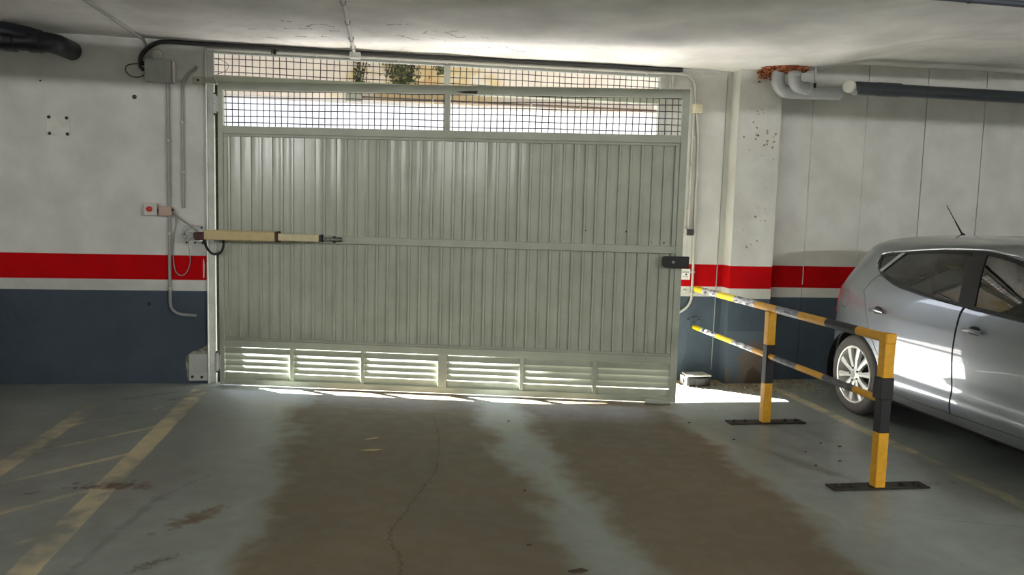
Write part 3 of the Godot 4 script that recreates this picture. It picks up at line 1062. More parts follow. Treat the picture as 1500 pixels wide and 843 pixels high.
func build_operator() -> void:
	# linear gate operator: rear joint on a wall plate, two tubes, shoe on the mid rail
	var t := thing("gate_operator", "beige box section electric arm that swings the gate", "gate operator", Vector3(0.0, 1.255, 0.215))
	t.rotation.y = -deg_to_rad(12.1)
	var a := MB.new()
	a.box(Vector3(0.33, 0.0, 0.0), Vector3(0.58, 0.078, 0.085), 0.008)
	obj("motor_housing", a, mats["beige"], t)
	var e := MB.new()
	e.box(Vector3(0.627, 0.0, 0.0), Vector3(0.022, 0.084, 0.09), 0.006)
	obj("end_collar", e, mats["maroon"], t)
	var b := MB.new()
	b.box(Vector3(0.80, -0.002, 0.0), Vector3(0.335, 0.056, 0.06), 0.006)
	obj("front_tube", b, mats["beige_light"], t)
	var c := MB.new()
	c.box(Vector3(0.978, -0.004, 0.0), Vector3(0.020, 0.060, 0.062), 0.006)
	obj("end_cap", c, mats["black"], t)
	var d := MB.new()
	d.tube([Vector3(0.985, -0.008, -0.02), Vector3(1.12, -0.014, -0.075)], 0.011, 10)
	obj("piston_rod", d, mats["steel"], t)
	var f := MB.new()
	f.box(Vector3(0.00, -0.012, 0.0), Vector3(0.085, 0.062, 0.07), 0.008)
	f.box(Vector3(-0.04, -0.012, -0.05), Vector3(0.05, 0.05, 0.10), 0.008)
	obj("rear_joint", f, mats["maroon"], t)
	var p := thing("operator_bracket", "white steel wall plate with bolts that holds the gate operator", "bracket", Vector3(-0.09, 1.24, 0.0))
	var pl := MB.new()
	pl.box(Vector3(0, 0, 0.006), Vector3(0.175, 0.165, 0.012), 0.004)
	obj("plate", pl, mats["post_white"], p)
	var arm := MB.new()
	arm.box(Vector3(0.03, 0.03, 0.085), Vector3(0.07, 0.012, 0.16), 0.003)
	arm.box(Vector3(0.03, -0.04, 0.085), Vector3(0.07, 0.012, 0.16), 0.003)
	obj("fork", arm, mats["post_white"], p)
	for q in [[-0.065, 0.062], [0.055, 0.062], [-0.065, -0.062], [0.0, -0.062], [0.06, -0.066]]:
		var s := MB.new()
		s.lathe([Vector2(0, 0.011), Vector2(0.008, 0.011), Vector2(0.009, 0.0)], Vector3(q[0], q[1], 0.012), Vector3.BACK, 6, false)
		obj("bolt", s, mats["dark_steel"], p)
	var ears := MB.new()
	ears.tube(curve([Vector3(-0.01, 0.075, 0.02), Vector3(-0.07, 0.05, 0.02), Vector3(-0.095, 0.0, 0.02), Vector3(-0.06, -0.02, 0.02)]), 0.013, 8)
	obj("sleeve", ears, mats["post_white"], p)
	# cables about the rear joint
	var k1 := MB.new()
	k1.tube(curve([Vector3(-0.05, 1.235, 0.20), Vector3(-0.10, 1.20, 0.17), Vector3(-0.125, 1.10, 0.05), Vector3(-0.13, 1.02, 0.012), Vector3(-0.155, 0.94, 0.010), Vector3(-0.20, 0.905, 0.010), Vector3(-0.245, 0.94, 0.010), Vector3(-0.262, 1.05, 0.010), Vector3(-0.255, 1.22, 0.012), Vector3(-0.235, 1.34, 0.014), Vector3(-0.250, 1.41, 0.03)]), 0.0042, 6)
	tag(obj("hanging_cable", k1, mats["conduit_grey"]), "thin grey cable hanging in a loop over the red stripe by the operator bracket", "cable")
	var k2 := MB.new()
	k2.tube(curve([Vector3(-0.252, 1.44, 0.03), Vector3(-0.215, 1.385, 0.03), Vector3(-0.12, 1.33, 0.10), Vector3(-0.02, 1.275, 0.20)]), 0.0075, 8)
	tag(obj("feed_cable", k2, mats["conduit_grey"]), "grey cable sloping from the pinkish box down to the operator", "cable")
	var k3 := MB.new()
	k3.tube(curve([Vector3(0.02, 1.225, 0.20), Vector3(0.03, 1.15, 0.15), Vector3(0.075, 1.095, 0.13), Vector3(0.14, 1.11, 0.16), Vector3(0.165, 1.17, 0.17), Vector3(0.165, 1.225, 0.19)]), 0.010, 8)
	tag(obj("flex_hose", k3, mats["cable"]), "black flexible hose looping under the gate operator at the hinge post", "hose")

# ---------------------------------------------------------------- things on the left wall
func build_left_wall_things() -> void:
	var b := thing("control_box", "grey plastic control box high on the wall left of the gate", "control box", Vector3(-0.325, 2.541, 0))
	var bb := MB.new()
	bb.box(Vector3(-0.01, 0, 0.035), Vector3(0.205, 0.178, 0.07), 0.006)
	obj("body", bb, mats["box_grey"], b)
	var lid := MB.new()
	lid.box(Vector3(-0.018, 0.0, 0.078), Vector3(0.195, 0.170, 0.018), 0.006)
	obj("lid", lid, mats["box_grey"], b)
	var edge := MB.new()
	edge.box(Vector3(0.097, -0.006, 0.055), Vector3(0.014, 0.165, 0.05), 0.003)
	obj("hinge_strip", edge, mats["conduit"], b)
	for gy in [0.055, 0.012]:
		var gl := MB.new()
		gl.tube([Vector3(-0.15, gy, 0.045), Vector3(-0.11, gy, 0.045)], 0.016, 8)
		obj("cable_gland", gl, mats["black"], b)
	for s in [[-0.10, 0.07], [0.065, 0.07], [-0.10, -0.07], [0.065, -0.07]]:
		var sc := MB.new()
		sc.lathe([Vector2(0, 0.003), Vector2(0.004, 0.003), Vector2(0.005, 0)], Vector3(s[0], s[1], 0.087), Vector3.BACK, 8)
		obj("lid_screw", sc, mats["conduit_grey"], b)
	# push button and the pinkish box beside it
	var p := thing("emergency_button", "pale square switch box with a red push button", "push button", Vector3(-0.424, 1.443, 0))
	var pb := MB.new()
	pb.box(Vector3(0, 0, 0.028), Vector3(0.102, 0.102, 0.056), 0.006)
	obj("body", pb, mats["conduit"], p)
	var rb := MB.new()
	rb.lathe([Vector2(0, 0.020), Vector2(0.016, 0.019), Vector2(0.022, 0.014), Vector2(0.022, 0.0)], Vector3(-0.004, 0.002, 0.056), Vector3.BACK, 20)
	obj("button", rb, mats["button_red"], p)
	var j := MB.new()
	j.box(Vector3(0, 0, 0.026), Vector3(0.100, 0.078, 0.052), 0.006)
	var jt := thing("junction_box", "small pinkish junction box right of the red push button", "junction box", Vector3(-0.312, 1.430, 0))
	obj("body", j, mats["pinkish"], jt)
	var g := MB.new()
	g.tube([Vector3(-0.068, 0, 0.026), Vector3(-0.048, 0, 0.026)], 0.018, 8)
	g.tube([Vector3(0.048, 0.01, 0.026), Vector3(0.066, 0.01, 0.026)], 0.012, 8)
	obj("gland", g, mats["maroon"], jt)
	# blanking plate with four bolts
	var q := thing("blank_plate", "white blank square plate with four dark bolts on the left wall", "plate", Vector3(-1.117, 2.088, 0))
	var qb := MB.new()
	qb.box(Vector3(0, 0, 0.003), Vector3(0.175, 0.165, 0.006), 0.002)
	obj("plate", qb, mat("plate_white", rgb(206, 206, 198), 0.6, 0, "patchy", 1.0), q)
	for s in [[-0.066, 0.062], [0.064, 0.060], [-0.064, -0.066], [0.068, -0.066]]:
		var m := MB.new()
		m.lathe([Vector2(0, 0.014), Vector2(0.009, 0.013), Vector2(0.012, 0.006), Vector2(0.014, 0.0)], Vector3(s[0], s[1], 0.006), Vector3.BACK, 8)
		obj("bolt", m, mats["dark_steel"], q)
	# plates of the gate post
	var tp := thing("top_hinge_bracket", "grey steel bracket joining the hinge post to the wall near the ceiling", "bracket", Vector3(0, 2.49, 0))
	var tb := MB.new()
	tb.box(Vector3(-0.035, 0, 0.012), Vector3(0.13, 0.056, 0.022), 0.004)
	tb.box(Vector3(0.05, -0.005, 0.05), Vector3(0.07, 0.05, 0.05), 0.006)
	obj("plate", tb, mats["gate"], tp)
	var tn := MB.new()
	tn.lathe([Vector2(0, 0.01), Vector2(0.009, 0.01), Vector2(0.01, 0.0)], Vector3(-0.05, 0.0, 0.023), Vector3.BACK, 6, false)
	obj("bolt", tn, mats["dark_steel"], tp)
	var tk := MB.new()
	tk.tube([Vector3(0.075, 0.03, 0.06), Vector3(0.10, -0.03, 0.065)], 0.014, 8)
	obj("pivot", tk, mats["gate"], tp)
	var bp := thing("bottom_hinge_bracket", "square pale steel plate bolted to the wall beside the gate foot", "bracket", Vector3(-0.075, 0.135, 0))
	var bq := MB.new()
	bq.box(Vector3(0, 0.01, 0.010), Vector3(0.150, 0.21, 0.014), 0.003)
	obj("plate", bq, mats["post_white"], bp)
	var b2 := MB.new()
	b2.box(Vector3(0.0, -0.075, 0.018), Vector3(0.150, 0.07, 0.012), 0.003)
	obj("foot_strip", b2, mats["post_white"], bp)
	for s in [[-0.045, -0.075], [0.03, -0.078]]:
		var m := MB.new()
		m.lathe([Vector2(0, 0.012), Vector2(0.011, 0.012), Vector2(0.012, 0.0)], Vector3(s[0], s[1], 0.024), Vector3.BACK, 6, false)
		obj("bolt", m, mats["dark_steel"], bp)

func clip(parent: Node3D, at: Vector3, along: Vector3, r: float, m: Material) -> void:
	var mb := MB.new()
	mb.tube([at - along * 0.008, at + along * 0.008], r + 0.004, 10)
	mb.box(at + Vector3(0, 0, -r * 0.5), Vector3(0.018, 0.018, 0.018) + (Vector3(0.02, 0, 0) if absf(along.y) > 0.5 else Vector3(0, 0.02, 0)), 0.003)
	obj("clip", mb, m, parent)

func run(called: String, label: String, pts: Array, r: float, m: Material, rad := 0.08, clips := [], along := Vector3.UP) -> Node3D:
	var t := thing(called, label, "conduit")
	var mb := MB.new()
	mb.tube(bend(pts, rad), r, 10)
	obj("pipe", mb, m, t)
	for c in clips:
		clip(t, c, along, r, mats["conduit"])
	return t

func build_conduits() -> void:
	var w: Material = mats["conduit"]
	var gcon: Material = mats["conduit_grey"]
	run("wall_conduit", "pale vertical conduit under the control box ending in a hook over the blue paint", [Vector3(-0.283, 2.46, 0.02), Vector3(-0.289, 0.59, 0.02), Vector3(-0.085, 0.575, 0.02)], 0.0125, gcon, 0.16, [Vector3(-0.285, 2.0, 0.02), Vector3(-0.289, 0.80, 0.02), Vector3(-0.287, 1.25, 0.02)])
	run("wall_conduit", "pale vertical conduit beside the hinge post, bent over at its top", [Vector3(-0.178, 1.46, 0.016), Vector3(-0.172, 2.50, 0.016), Vector3(-0.06, 2.60, 0.016)], 0.0105, gcon, 0.14, [Vector3(-0.174, 2.15, 0.016), Vector3(-0.177, 1.75, 0.016)])
	run("ceiling_conduit", "thin pale conduit crossing the ceiling above the control box", [Vector3(-0.446, 2.775, 2.6), Vector3(-0.446, 2.775, 0.03), Vector3(-0.438, 2.62, 0.02)], 0.011, gcon, 0.06, [])
	# black trunking along the ceiling line and the loops above the control box
	var tk := thing("cable_bundle", "black cable bundle along the ceiling line over the gate", "cable")
	var c1 := MB.new()
	c1.tube(curve([Vector3(-0.482, 2.60, 0.045), Vector3(-0.465, 2.67, 0.045), Vector3(-0.38, 2.745, 0.05), Vector3(-0.28, 2.775, 0.05), Vector3(0.0, 2.775, 0.045), Vector3(1.2, 2.775, 0.035), Vector3(2.4, 2.778, 0.035), Vector3(4.02, 2.782, 0.03)]), 0.017, 8)
	obj("cable", c1, mats["cable"], tk)
	var c2 := MB.new()
	c2.tube(curve([Vector3(-0.482, 2.555, 0.045), Vector3(-0.478, 2.63, 0.07), Vector3(-0.44, 2.70, 0.07), Vector3(-0.35, 2.755, 0.075), Vector3(-0.2, 2.77, 0.07), Vector3(0.02, 2.765, 0.06), Vector3(0.4, 2.765, 0.05)]), 0.011, 8)
	obj("cable", c2, mats["cable"], tk)
	var c3 := MB.new()
	c3.tube(curve([Vector3(-0.42, 2.575, 0.045), Vector3(-0.50, 2.59, 0.05), Vector3(-0.575, 2.575, 0.05), Vector3(-0.59, 2.53, 0.05), Vector3(-0.545, 2.49, 0.05), Vector3(-0.48, 2.49, 0.05), Vector3(-0.44, 2.52, 0.05)]), 0.0045, 6)
	tag(obj("cable_loop", c3, mats["cable"]), "thin black cable loop left of the control box", "cable")
	var cap := MB.new()
	cap.lathe([Vector2(0, 0.02), Vector2(0.04, 0.018), Vector2(0.048, 0.0)], Vector3(-0.36, 2.675, 0.0), Vector3.BACK, 20)
	tag(obj("round_cover", cap, mats["wall_white"]), "round white cover plate on the wall above the control box", "cover plate")
	# white conduit under the bundle, over the right corner and down the wall
	var rr := run("transom_conduit", "white conduit along the transom that turns down at the right of the gate", [Vector3(0.02, 2.742, 0.02), Vector3(4.135, 2.748, 0.02), Vector3(4.172, 2.42, 0.02), Vector3(4.205, 2.20, 0.02), Vector3(4.212, 0.70, 0.02), Vector3(4.05, 0.60, 0.02)], 0.0115, w, 0.11, [Vector3(4.166, 2.20, 0.02), Vector3(4.207, 1.75, 0.02), Vector3(4.212, 1.0, 0.02), Vector3(4.212, 0.80, 0.02)])
	for x in [0.35, 0.88, 1.55, 1.95, 2.5, 3.1, 3.7]:
		clip(rr, Vector3(x, 2.745, 0.02), Vector3.RIGHT, 0.0115, w)
	run("drop_conduit", "straight white conduit dropping from the cream junction box to the photocell", [Vector3(4.150, 2.412, 0.018), Vector3(4.150, 2.2, 0.018), Vector3(4.150, 1.38, 0.018)], 0.0115, w, 0.02, [Vector3(4.150, 1.95, 0.018), Vector3(4.150, 1.55, 0.018)])
	run("short_conduit", "short white conduit stub beside the right end of the transom mesh", [Vector3(3.945, 2.735, 0.014), Vector3(3.945, 2.42, 0.014)], 0.011, w, 0.02, [])
	var jb := thing("junction_box", "cream square junction box on the conduit right of the gate top", "junction box", Vector3(4.178, 2.457, 0))
	var m := MB.new()
	m.box(Vector3(0, 0, 0.028), Vector3(0.084, 0.080, 0.056), 0.006)
	obj("body", m, mats["cream"], jb)
	var lid := MB.new()
	lid.box(Vector3(0.002, 0.0, 0.058), Vector3(0.072, 0.068, 0.008), 0.003)
	obj("lid", lid, mats["cream"], jb)
	var cj := thing("ceiling_junction_box", "white junction box over the transom where the ceiling conduit arrives", "junction box", Vector3(1.193, 2.748, 0.04))
	var cm := MB.new()
	cm.box(Vector3(0, 0, 0.01), Vector3(0.09, 0.055, 0.06), 0.006)
	obj("body", cm, mats["conduit"], cj)
	var cm2 := MB.new()
	cm2.box(Vector3(0, -0.006, 0.043), Vector3(0.096, 0.034, 0.010), 0.003)
	obj("lid", cm2, mats["post_white"], cj)
	var cc := run("ceiling_conduit", "white clipped conduit crossing the ceiling toward the gate middle", [Vector3(1.182, 2.776, 3.0), Vector3(1.184, 2.776, 0.10), Vector3(1.186, 2.765, 0.05)], 0.0125, w, 0.03, [])
	for z in [0.22, 0.55, 1.1, 1.65]:
		var cb := MB.new()
		cb.box(Vector3(1.183, 2.783, z), Vector3(0.04, 0.022, 0.02), 0.003)
		cb.tube([Vector3(1.183, 2.776, z - 0.01), Vector3(1.183, 2.776, z + 0.01)], 0.0165, 10)
		obj("clip", cb, gcon, cc)
	# small dark hook on the transom line
	var hk := thing("hook_clamp", "small dark clamp with a rod on the transom line left of the junction box", "clamp", Vector3(0.545, 2.745, 0.055))
	var hm := MB.new()
	hm.box(Vector3(0, 0.022, 0), Vector3(0.045, 0.02, 0.03), 0.005)
	hm.box(Vector3(0.008, -0.008, 0.004), Vector3(0.022, 0.04, 0.03), 0.004)
	hm.box(Vector3(-0.014, -0.012, 0.004), Vector3(0.010, 0.03, 0.02), 0.003)
	obj("jaw", hm, mats["dark_steel"], hk)
	var hr := MB.new()
	hr.tube([Vector3(-0.006, -0.03, 0.0), Vector3(-0.008, -0.165, -0.02)], 0.0025, 6)
	obj("rod", hr, mats["steel"], hk)
	# dark conduit far up on the ceiling at the right
	var rc := run("ceiling_pipe", "dark grey conduit across the ceiling at the upper right", [Vector3(3.4, 2.775, 2.72), Vector3(7.0, 2.775, 2.62)], 0.019, mats["pvc_dark"], 0.02, [])
	for x in [4.72, 5.1]:
		clip(rc, Vector3(x, 2.775, 2.72 - (x - 3.4) * 0.0278), Vector3.RIGHT, 0.019, mats["pvc_dark"])
	var dr := MB.new()
	dr.lathe([Vector2(0, -0.02), Vector2(0.022, -0.018), Vector2(0.03, 0.0)], Vector3(3.70, 2.80, 2.66), Vector3.UP, 16)
	tag(obj("ceiling_boss", dr, mats["dark_steel"]), "small dark round fitting on the ceiling at the top edge", "fitting")

func build_right_wall_things() -> void:
	var p := thing("photocell", "small black photocell on the conduit right of the gate", "photocell", Vector3(4.152, 1.359, 0))
	var m := MB.new()
	m.box(Vector3(0, 0, 0.02), Vector3(0.078, 0.062, 0.04), 0.005)
	obj("base", m, mats["conduit"], p)
	var f := MB.new()
	f.box(Vector3(0.006, 0, 0.046), Vector3(0.060, 0.056, 0.014), 0.004)
	obj("lens", f, mats["black"], p)
	# notice on the red stripe
	var s := thing("wall_notice", "small white printed notice on the red stripe beside the gate", "sign", Vector3(4.135, 0.978, 0.0))
	var n := MB.new()
	n.box(Vector3(0, 0, 0.0025), Vector3(0.115, 0.098, 0.003), 0.0005)
	obj("card", n, mats["paper"], s)
	var t := MB.new()
	for q in [[0.028, 0.06, 0.004], [0.018, 0.07, 0.004], [-0.022, 0.05, 0.003]]:
		t.box(Vector3(0.012, q[0], 0.0045), Vector3(q[1], q[2], 0.0008), 0.0001)
	t.prism([Vector2(0.008, -0.008), Vector2(0.034, -0.008), Vector2(0.021, 0.012)], 0.004, 0.0048)
	t.box(Vector3(0.03, -0.034, 0.0045), Vector3(0.008, 0.006, 0.0008), 0.0001)
	obj("print", t, mats["print_dark"], s)
	# a small socket plate on the white stripe
	var k := thing("wall_rosette", "small round pale rosette on the white stripe beside the gate", "rosette", Vector3(4.15, 0.828, 0))
	var kb := MB.new()
	kb.lathe([Vector2(0, 0.010), Vector2(0.010, 0.010), Vector2(0.016, 0.006), Vector2(0.018, 0.0)], Vector3.ZERO, Vector3.BACK, 16)
	obj("body", kb, mats["conduit"], k)
	# plate on the grey paint
	var g := thing("painted_plate", "square plate painted over in grey on the wall by the rail end", "plate", Vector3(4.245, 0.515, 0))
	var gb := MB.new()
	gb.box(Vector3(0, 0, 0.003), Vector3(0.14, 0.14, 0.006), 0.002)
	obj("plate", gb, mats["wall_blue"], g)
	for q in [[0.05, 0.05], [-0.05, 0.05]]:
		var b := MB.new()
		b.lathe([Vector2(0, 0.006), Vector2(0.006, 0.006), Vector2(0.007, 0.0)], Vector3(q[0], q[1], 0.006), Vector3.BACK, 8)
		obj("screw", b, mats["dark_steel"], g)
	# cable down to the bait box
	var c := MB.new()
	c.tube(curve([Vector3(4.19, 0.445, 0.006), Vector3(4.196, 0.34, 0.006), Vector3(4.19, 0.25, 0.006), Vector3(4.175, 0.19, 0.010), Vector3(4.165, 0.15, 0.012)]), 0.003, 6)
	tag(obj("loose_wire", c, mats["pvc_dark"]), "thin dark wire running down the grey wall under the painted plate", "wire")
	var c2 := MB.new()
	c2.tube([Vector3(4.455, 2.78, 0.006), Vector3(4.45, 1.5, 0.006), Vector3(4.44, 0.10, 0.006)], 0.004, 6)
	tag(obj("corner_wire", c2, mats["conduit_grey"]), "thin painted cable running down the wall just left of the column", "cable")

# ---------------------------------------------------------------- pipes
func build_pipes() -> void:
	# left: dark drain with an elbow into the wall and a branch rising to the ceiling
	var d := thing("drain_pipe", "thick dark drain pipe under the ceiling at the upper left", "pipe")
	var m := MB.new()
	m.tube(bend([Vector3(-5.9, 2.668, 0.33), Vector3(-1.02, 2.672, 0.33), Vector3(-1.00, 2.672, 0.005)], 0.12, 10), 0.075, 20)
	obj("pipe", m, mats["duct"], d)
	var br := MB.new()
	br.tube(curve([Vector3(-1.10, 2.69, 0.33), Vector3(-1.22, 2.715, 0.34), Vector3(-1.36, 2.73, 0.35), Vector3(-1.60, 2.732, 0.36)]), 0.066, 18)
	obj("branch", br, mats["duct"], d)
	for x in [-1.13, -1.31]:
		var c := MB.new()
		c.lathe([Vector2(0.076, -0.045), Vector2(0.083, -0.042), Vector2(0.083, 0.042), Vector2(0.076, 0.045)], Vector3(x, 2.672, 0.33), Vector3.RIGHT, 22)
		obj("collar", c, mats["duct"], d)
	# right: two bends out of a rusty hole in the slab, a pale run, then a dark run with a capped end
	var p := thing("waste_pipe", "pale grey waste pipe with two bends coming out of the ceiling over the column", "pipe")
	var a := MB.new()
	a.tube(bend([Vector3(4.815, 2.86, 0.235), Vector3(4.815, 2.605, 0.235), Vector3(5.40, 2.615, 0.235)], 0.13, 10), 0.056, 20)
	obj("pipe", a, mats["pvc_light"], p)
	var b := MB.new()
	b.tube(bend([Vector3(4.915, 2.86, 0.335), Vector3(4.915, 2.640, 0.335), Vector3(5.08, 2.632, 0.30)], 0.10, 10), 0.052, 20)
	obj("bend", b, mats["pvc_light"], p)
	for q in [[Vector3(4.915, 2.735, 0.335), Vector3.UP, 0.057], [Vector3(5.055, 2.634, 0.306), Vector3(0.97, 0, -0.2).normalized(), 0.057]]:
		var c := MB.new()
		c.lathe([Vector2(q[2] - 0.006, -0.016), Vector2(q[2], -0.013), Vector2(q[2], 0.013), Vector2(q[2] - 0.006, 0.016)], q[0], q[1], 22)
		obj("collar", c, mats["pvc_light"], p)
	var hg := thing("pipe_hanger", "pale strap hanging from the ceiling round the waste pipe", "hanger", Vector3(5.115, 0, 0.30))
	var s := MB.new()
	s.box(Vector3(0, 2.75, 0.02), Vector3(0.022, 0.17, 0.012), 0.003)
	var st := []
	for k in 15:
		var an := -0.2 + k * 0.25
		st.append(Vector3(0, 2.613 - 0.062 * cos(an + 1.2), -0.065 + 0.062 * sin(an + 1.2)))
	s.tube(st, 0.008, 6)
	obj("strap", s, mats["post_white"], hg)
	var s2 := MB.new()
	s2.lathe([Vector2(0, -0.02), Vector2(0.011, -0.018), Vector2(0.013, 0.02), Vector2(0.0, 0.022)], Vector3(0, 2.66, 0.022), Vector3.UP, 10)
	obj("nut", s2, mats["dark_steel"], hg)
	var k := thing("dark_pipe", "dark grey sleeved pipe running right from the white cap", "pipe")
	var r := MB.new()
	r.tube([Vector3(5.50, 2.668, 0.27), Vector3(9.7, 2.66, 0.27)], 0.054, 20)
	obj("pipe", r, mats["pvc_dark"], k)
	for q in [[5.53, 5.735, 0.058], [5.74, 5.96, 0.061]]:
		var c := MB.new()
		c.lathe([Vector2(q[2] - 0.006, q[0]), Vector2(q[2], q[0] + 0.004), Vector2(q[2], q[1] - 0.004), Vector2(q[2] - 0.006, q[1])], Vector3(0, 2.668, 0.27), Vector3.RIGHT, 22)
		obj("sleeve", c, mats["pvc_dark"], k)
	var cap := MB.new()
	var ax := Vector3(-0.75, 0.05, 0.66).normalized()
	cap.lathe([Vector2(0, 0.03), Vector2(0.050, 0.03), Vector2(0.055, 0.024), Vector2(0.055, 0.0), Vector2(0.045, -0.02)], Vector3(5.455, 2.672, 0.30), ax, 24)
	var co := obj("end_cap", cap, mats["paper"], k)
	co.set_meta("label", "white round end cap")
	var nk := MB.new()
	nk.tube([Vector3(5.455, 2.672, 0.30), Vector3(5.54, 2.645, 0.262)], 0.043, 16)
	obj("neck", nk, mats["pvc_light"], k)
	# ragged rusty hole in the slab round the bends
	var h := thing("rusted_ceiling_patch", "ragged rust brown broken plaster round the pipe bends at the ceiling", "broken plaster")
	var rb := MB.new()
	for i in 260:
		var an := rng.randf() * TAU
		var rad := sqrt(rng.randf())
		var at := Vector3(4.85 + cos(an) * 0.20 * rad, CEIL - 0.004 - absf(rng.randfn(0, 0.010)), 0.28 + sin(an) * 0.16 * rad)
		rb.box(at, Vector3(rng.randf_range(0.015, 0.05), rng.randf_range(0.008, 0.02), rng.randf_range(0.015, 0.05)), 0.003, Basis.from_euler(Vector3(rng.randf() * 0.5, rng.randf() * 3, rng.randf() * 0.5)))
	for i in 90:
		var at := Vector3(rng.randf_range(4.66, 4.78), CEIL - 0.01 - absf(rng.randfn(0, 0.03)), rng.randf_range(0.16, 0.22))
		rb.box(at, Vector3(rng.randf_range(0.008, 0.025), rng.randf_range(0.008, 0.02), 0.02), 0.003, Basis.from_euler(Vector3(rng.randf() * 0.5, rng.randf() * 3, rng.randf() * 0.5)))
	stuff(obj("crust", rb, mats["rust"], h))

# ---------------------------------------------------------------- the striped rail
func bands(pts_a: Vector3, pts_b: Vector3, cuts: Array, r: float, square: float, parent: Node, called: String) -> void:
	# one bar painted in bands; each band is a part
	for k in cuts.size() - 1:
		var a := pts_a.lerp(pts_b, cuts[k][0])
		var b := pts_a.lerp(pts_b, cuts[k + 1][0])
		var mb := MB.new()
		if square > 0.0:
			mb.box((a + b) * 0.5, Vector3(square, absf(b.y - a.y), square), 0.003)
		else:
			mb.tube([a, b], r * (1.0 + 0.02 * (k % 2)), 16, true)
		obj(called, mb, mats[cuts[k][1]], parent)

func build_rail() -> void:
	var t := thing("guard_rail", "yellow and black striped steel guard rail beside the parked car", "guard rail")
	var x := 4.24
	for q in [[1.49, 0.83, [[0.012, "yellow"], [0.305, "stripe_black"], [0.588, "yellow"], [0.83, "yellow"]]], [2.87, 0.885, [[0.012, "yellow"], [0.327, "stripe_black"], [0.64, "yellow"], [0.885, "yellow"]]]]:
		var z: float = q[0]
		var post := Node3D.new()
		hang(post, "post", t)
		var cuts := []
		for c in q[2]: cuts.append([c[0] / q[1], c[1]])
		bands(Vector3(x, 0, z), Vector3(x, q[1], z), cuts, 0.0, 0.062, post, "band")
		var pl := MB.new()
		pl.box(Vector3(x + 0.015, 0.006, z - 0.015), Vector3(0.59, 0.010, 0.105), 0.003)
		var po := obj("base_plate", pl, mats["dark_steel"], t)
		for dx in [-0.235, -0.15, 0.16, 0.245]:
			var b := MB.new()
			b.lathe([Vector2(0, 0.018), Vector2(0.009, 0.018), Vector2(0.010, 0.010), Vector2(0.014, 0.010), Vector2(0.014, 0.0)], Vector3(x + dx, 0.011, z - 0.005), Vector3.UP, 6, false)
			obj("bolt", b, mats["dark_steel"], po)
	# both rails run from the near post past the far post to the wall, in painted bands a third of a metre long
	var cols := ["yellow_tape", "scuffed", "yellow_tape", "scuffed", "yellow", "scuffed_mid", "yellow", "stripe_black", "yellow"]
	var colm := ["yellow_tape", "scuffed", "yellow_tape", "scuffed", "yellow", "scuffed_dark", "yellow", "scuffed_dark", "yellow"]
	for q in [["top_rail", 0.850, 0.862, 2.905, 0.0275, cols], ["middle_rail", 0.500, 0.508, 2.84, 0.0205, colm]]:
		var rail := Node3D.new()
		hang(rail, q[0], t)
		var zz := [0.045, 0.23, 0.566, 0.89, 1.26, 1.60, 1.915, 2.254, 2.59, q[3]]
		var cuts := []
		for k in 10: cuts.append([(zz[k] - 0.045) / (q[3] - 0.045), q[5][mini(k, 8)]])
		bands(Vector3(x, q[1], 0.045), Vector3(x, q[2], q[3]), cuts, q[4], 0.0, rail, "band")
	# wrapped black tape on the near post
	var tp := MB.new()
	tp.box(Vector3(x - 0.004, 0.580, 2.868), Vector3(0.082, 0.125, 0.078), 0.006)
	obj("tape_wrap", tp, mats["stripe_black"], t)
	# mitred corner of the top rail on the near post
	var cp := MB.new()
	cp.box(Vector3(x, 0.862, 2.872), Vector3(0.066, 0.058, 0.068), 0.006)
	obj("corner_piece", cp, mats["yellow"], t)

# ---------------------------------------------------------------- the car
const TV := [0.20, 0.28, 0.36, 0.44, 0.55, 0.66, 0.75, 0.85, 0.95, 1.02, 1.10, 1.20, 1.30, 1.40, 1.50, 1.60, 1.70]
const TW := [0.790, 0.828, 0.846, 0.836, 0.843, 0.848, 0.845, 0.836, 0.815, 0.790, 0.756, 0.708, 0.655, 0.600, 0.47, 0.26, 0.02]
const TR := [0.10, 0.03, 0.005, 0.0, 0.0, 0.015, 0.03, 0.05, 0.08, 0.12, 0.18, 0.26, 0.34, 0.42, 0.55, 0.80, 1.25]
const TF := [3.98, 4.04, 4.06, 4.06, 4.05, 4.02, 3.92, 3.62, 3.25, 2.98, 2.78, 2.53, 2.27, 2.10, 1.95, 1.75, 1.40]

func look(t: Array, v: float) -> float:
	var k := 0
	while k < TV.size() - 2 and v > TV[k + 1]: k += 1
	var f := clampf((v - TV[k]) / (TV[k + 1] - TV[k]), 0.0, 1.0)
	var h: float = TV[k + 1] - TV[k]
	var m0: float = ((t[k + 1] - t[k - 1]) / (TV[k + 1] - TV[k - 1]) if k > 0 else (t[k + 1] - t[k]) / h) * h
	var m1: float = ((t[k + 2] - t[k]) / (TV[k + 2] - TV[k]) if k < TV.size() - 2 else (t[k + 1] - t[k]) / h) * h
	var f2 := f * f
	var f3 := f2 * f
	return t[k] * (2 * f3 - 3 * f2 + 1) + m0 * (f3 - 2 * f2 + f) + t[k + 1] * (3 * f2 - 2 * f3) + m1 * (f3 - f2)

func skin(u: float, v: float) -> Vector3:
	# lateral, height, length from the tail
	var zr := look(TR, v)
	var zf := look(TF, v)
	var c := -cos(PI * clampf(u, 0.0, 1.0))
	var x := look(TW, v) * pow(maxf(0.0, 1.0 - pow(absf(c), 10.0)), 0.4)
	var y := v if v <= 1.3 else 1.3 + 0.125 * sin((v - 1.3) / 0.4 * PI / 2.0)
	return Vector3(x, y, (zr + zf) * 0.5 + (zf - zr) * 0.5 * c)

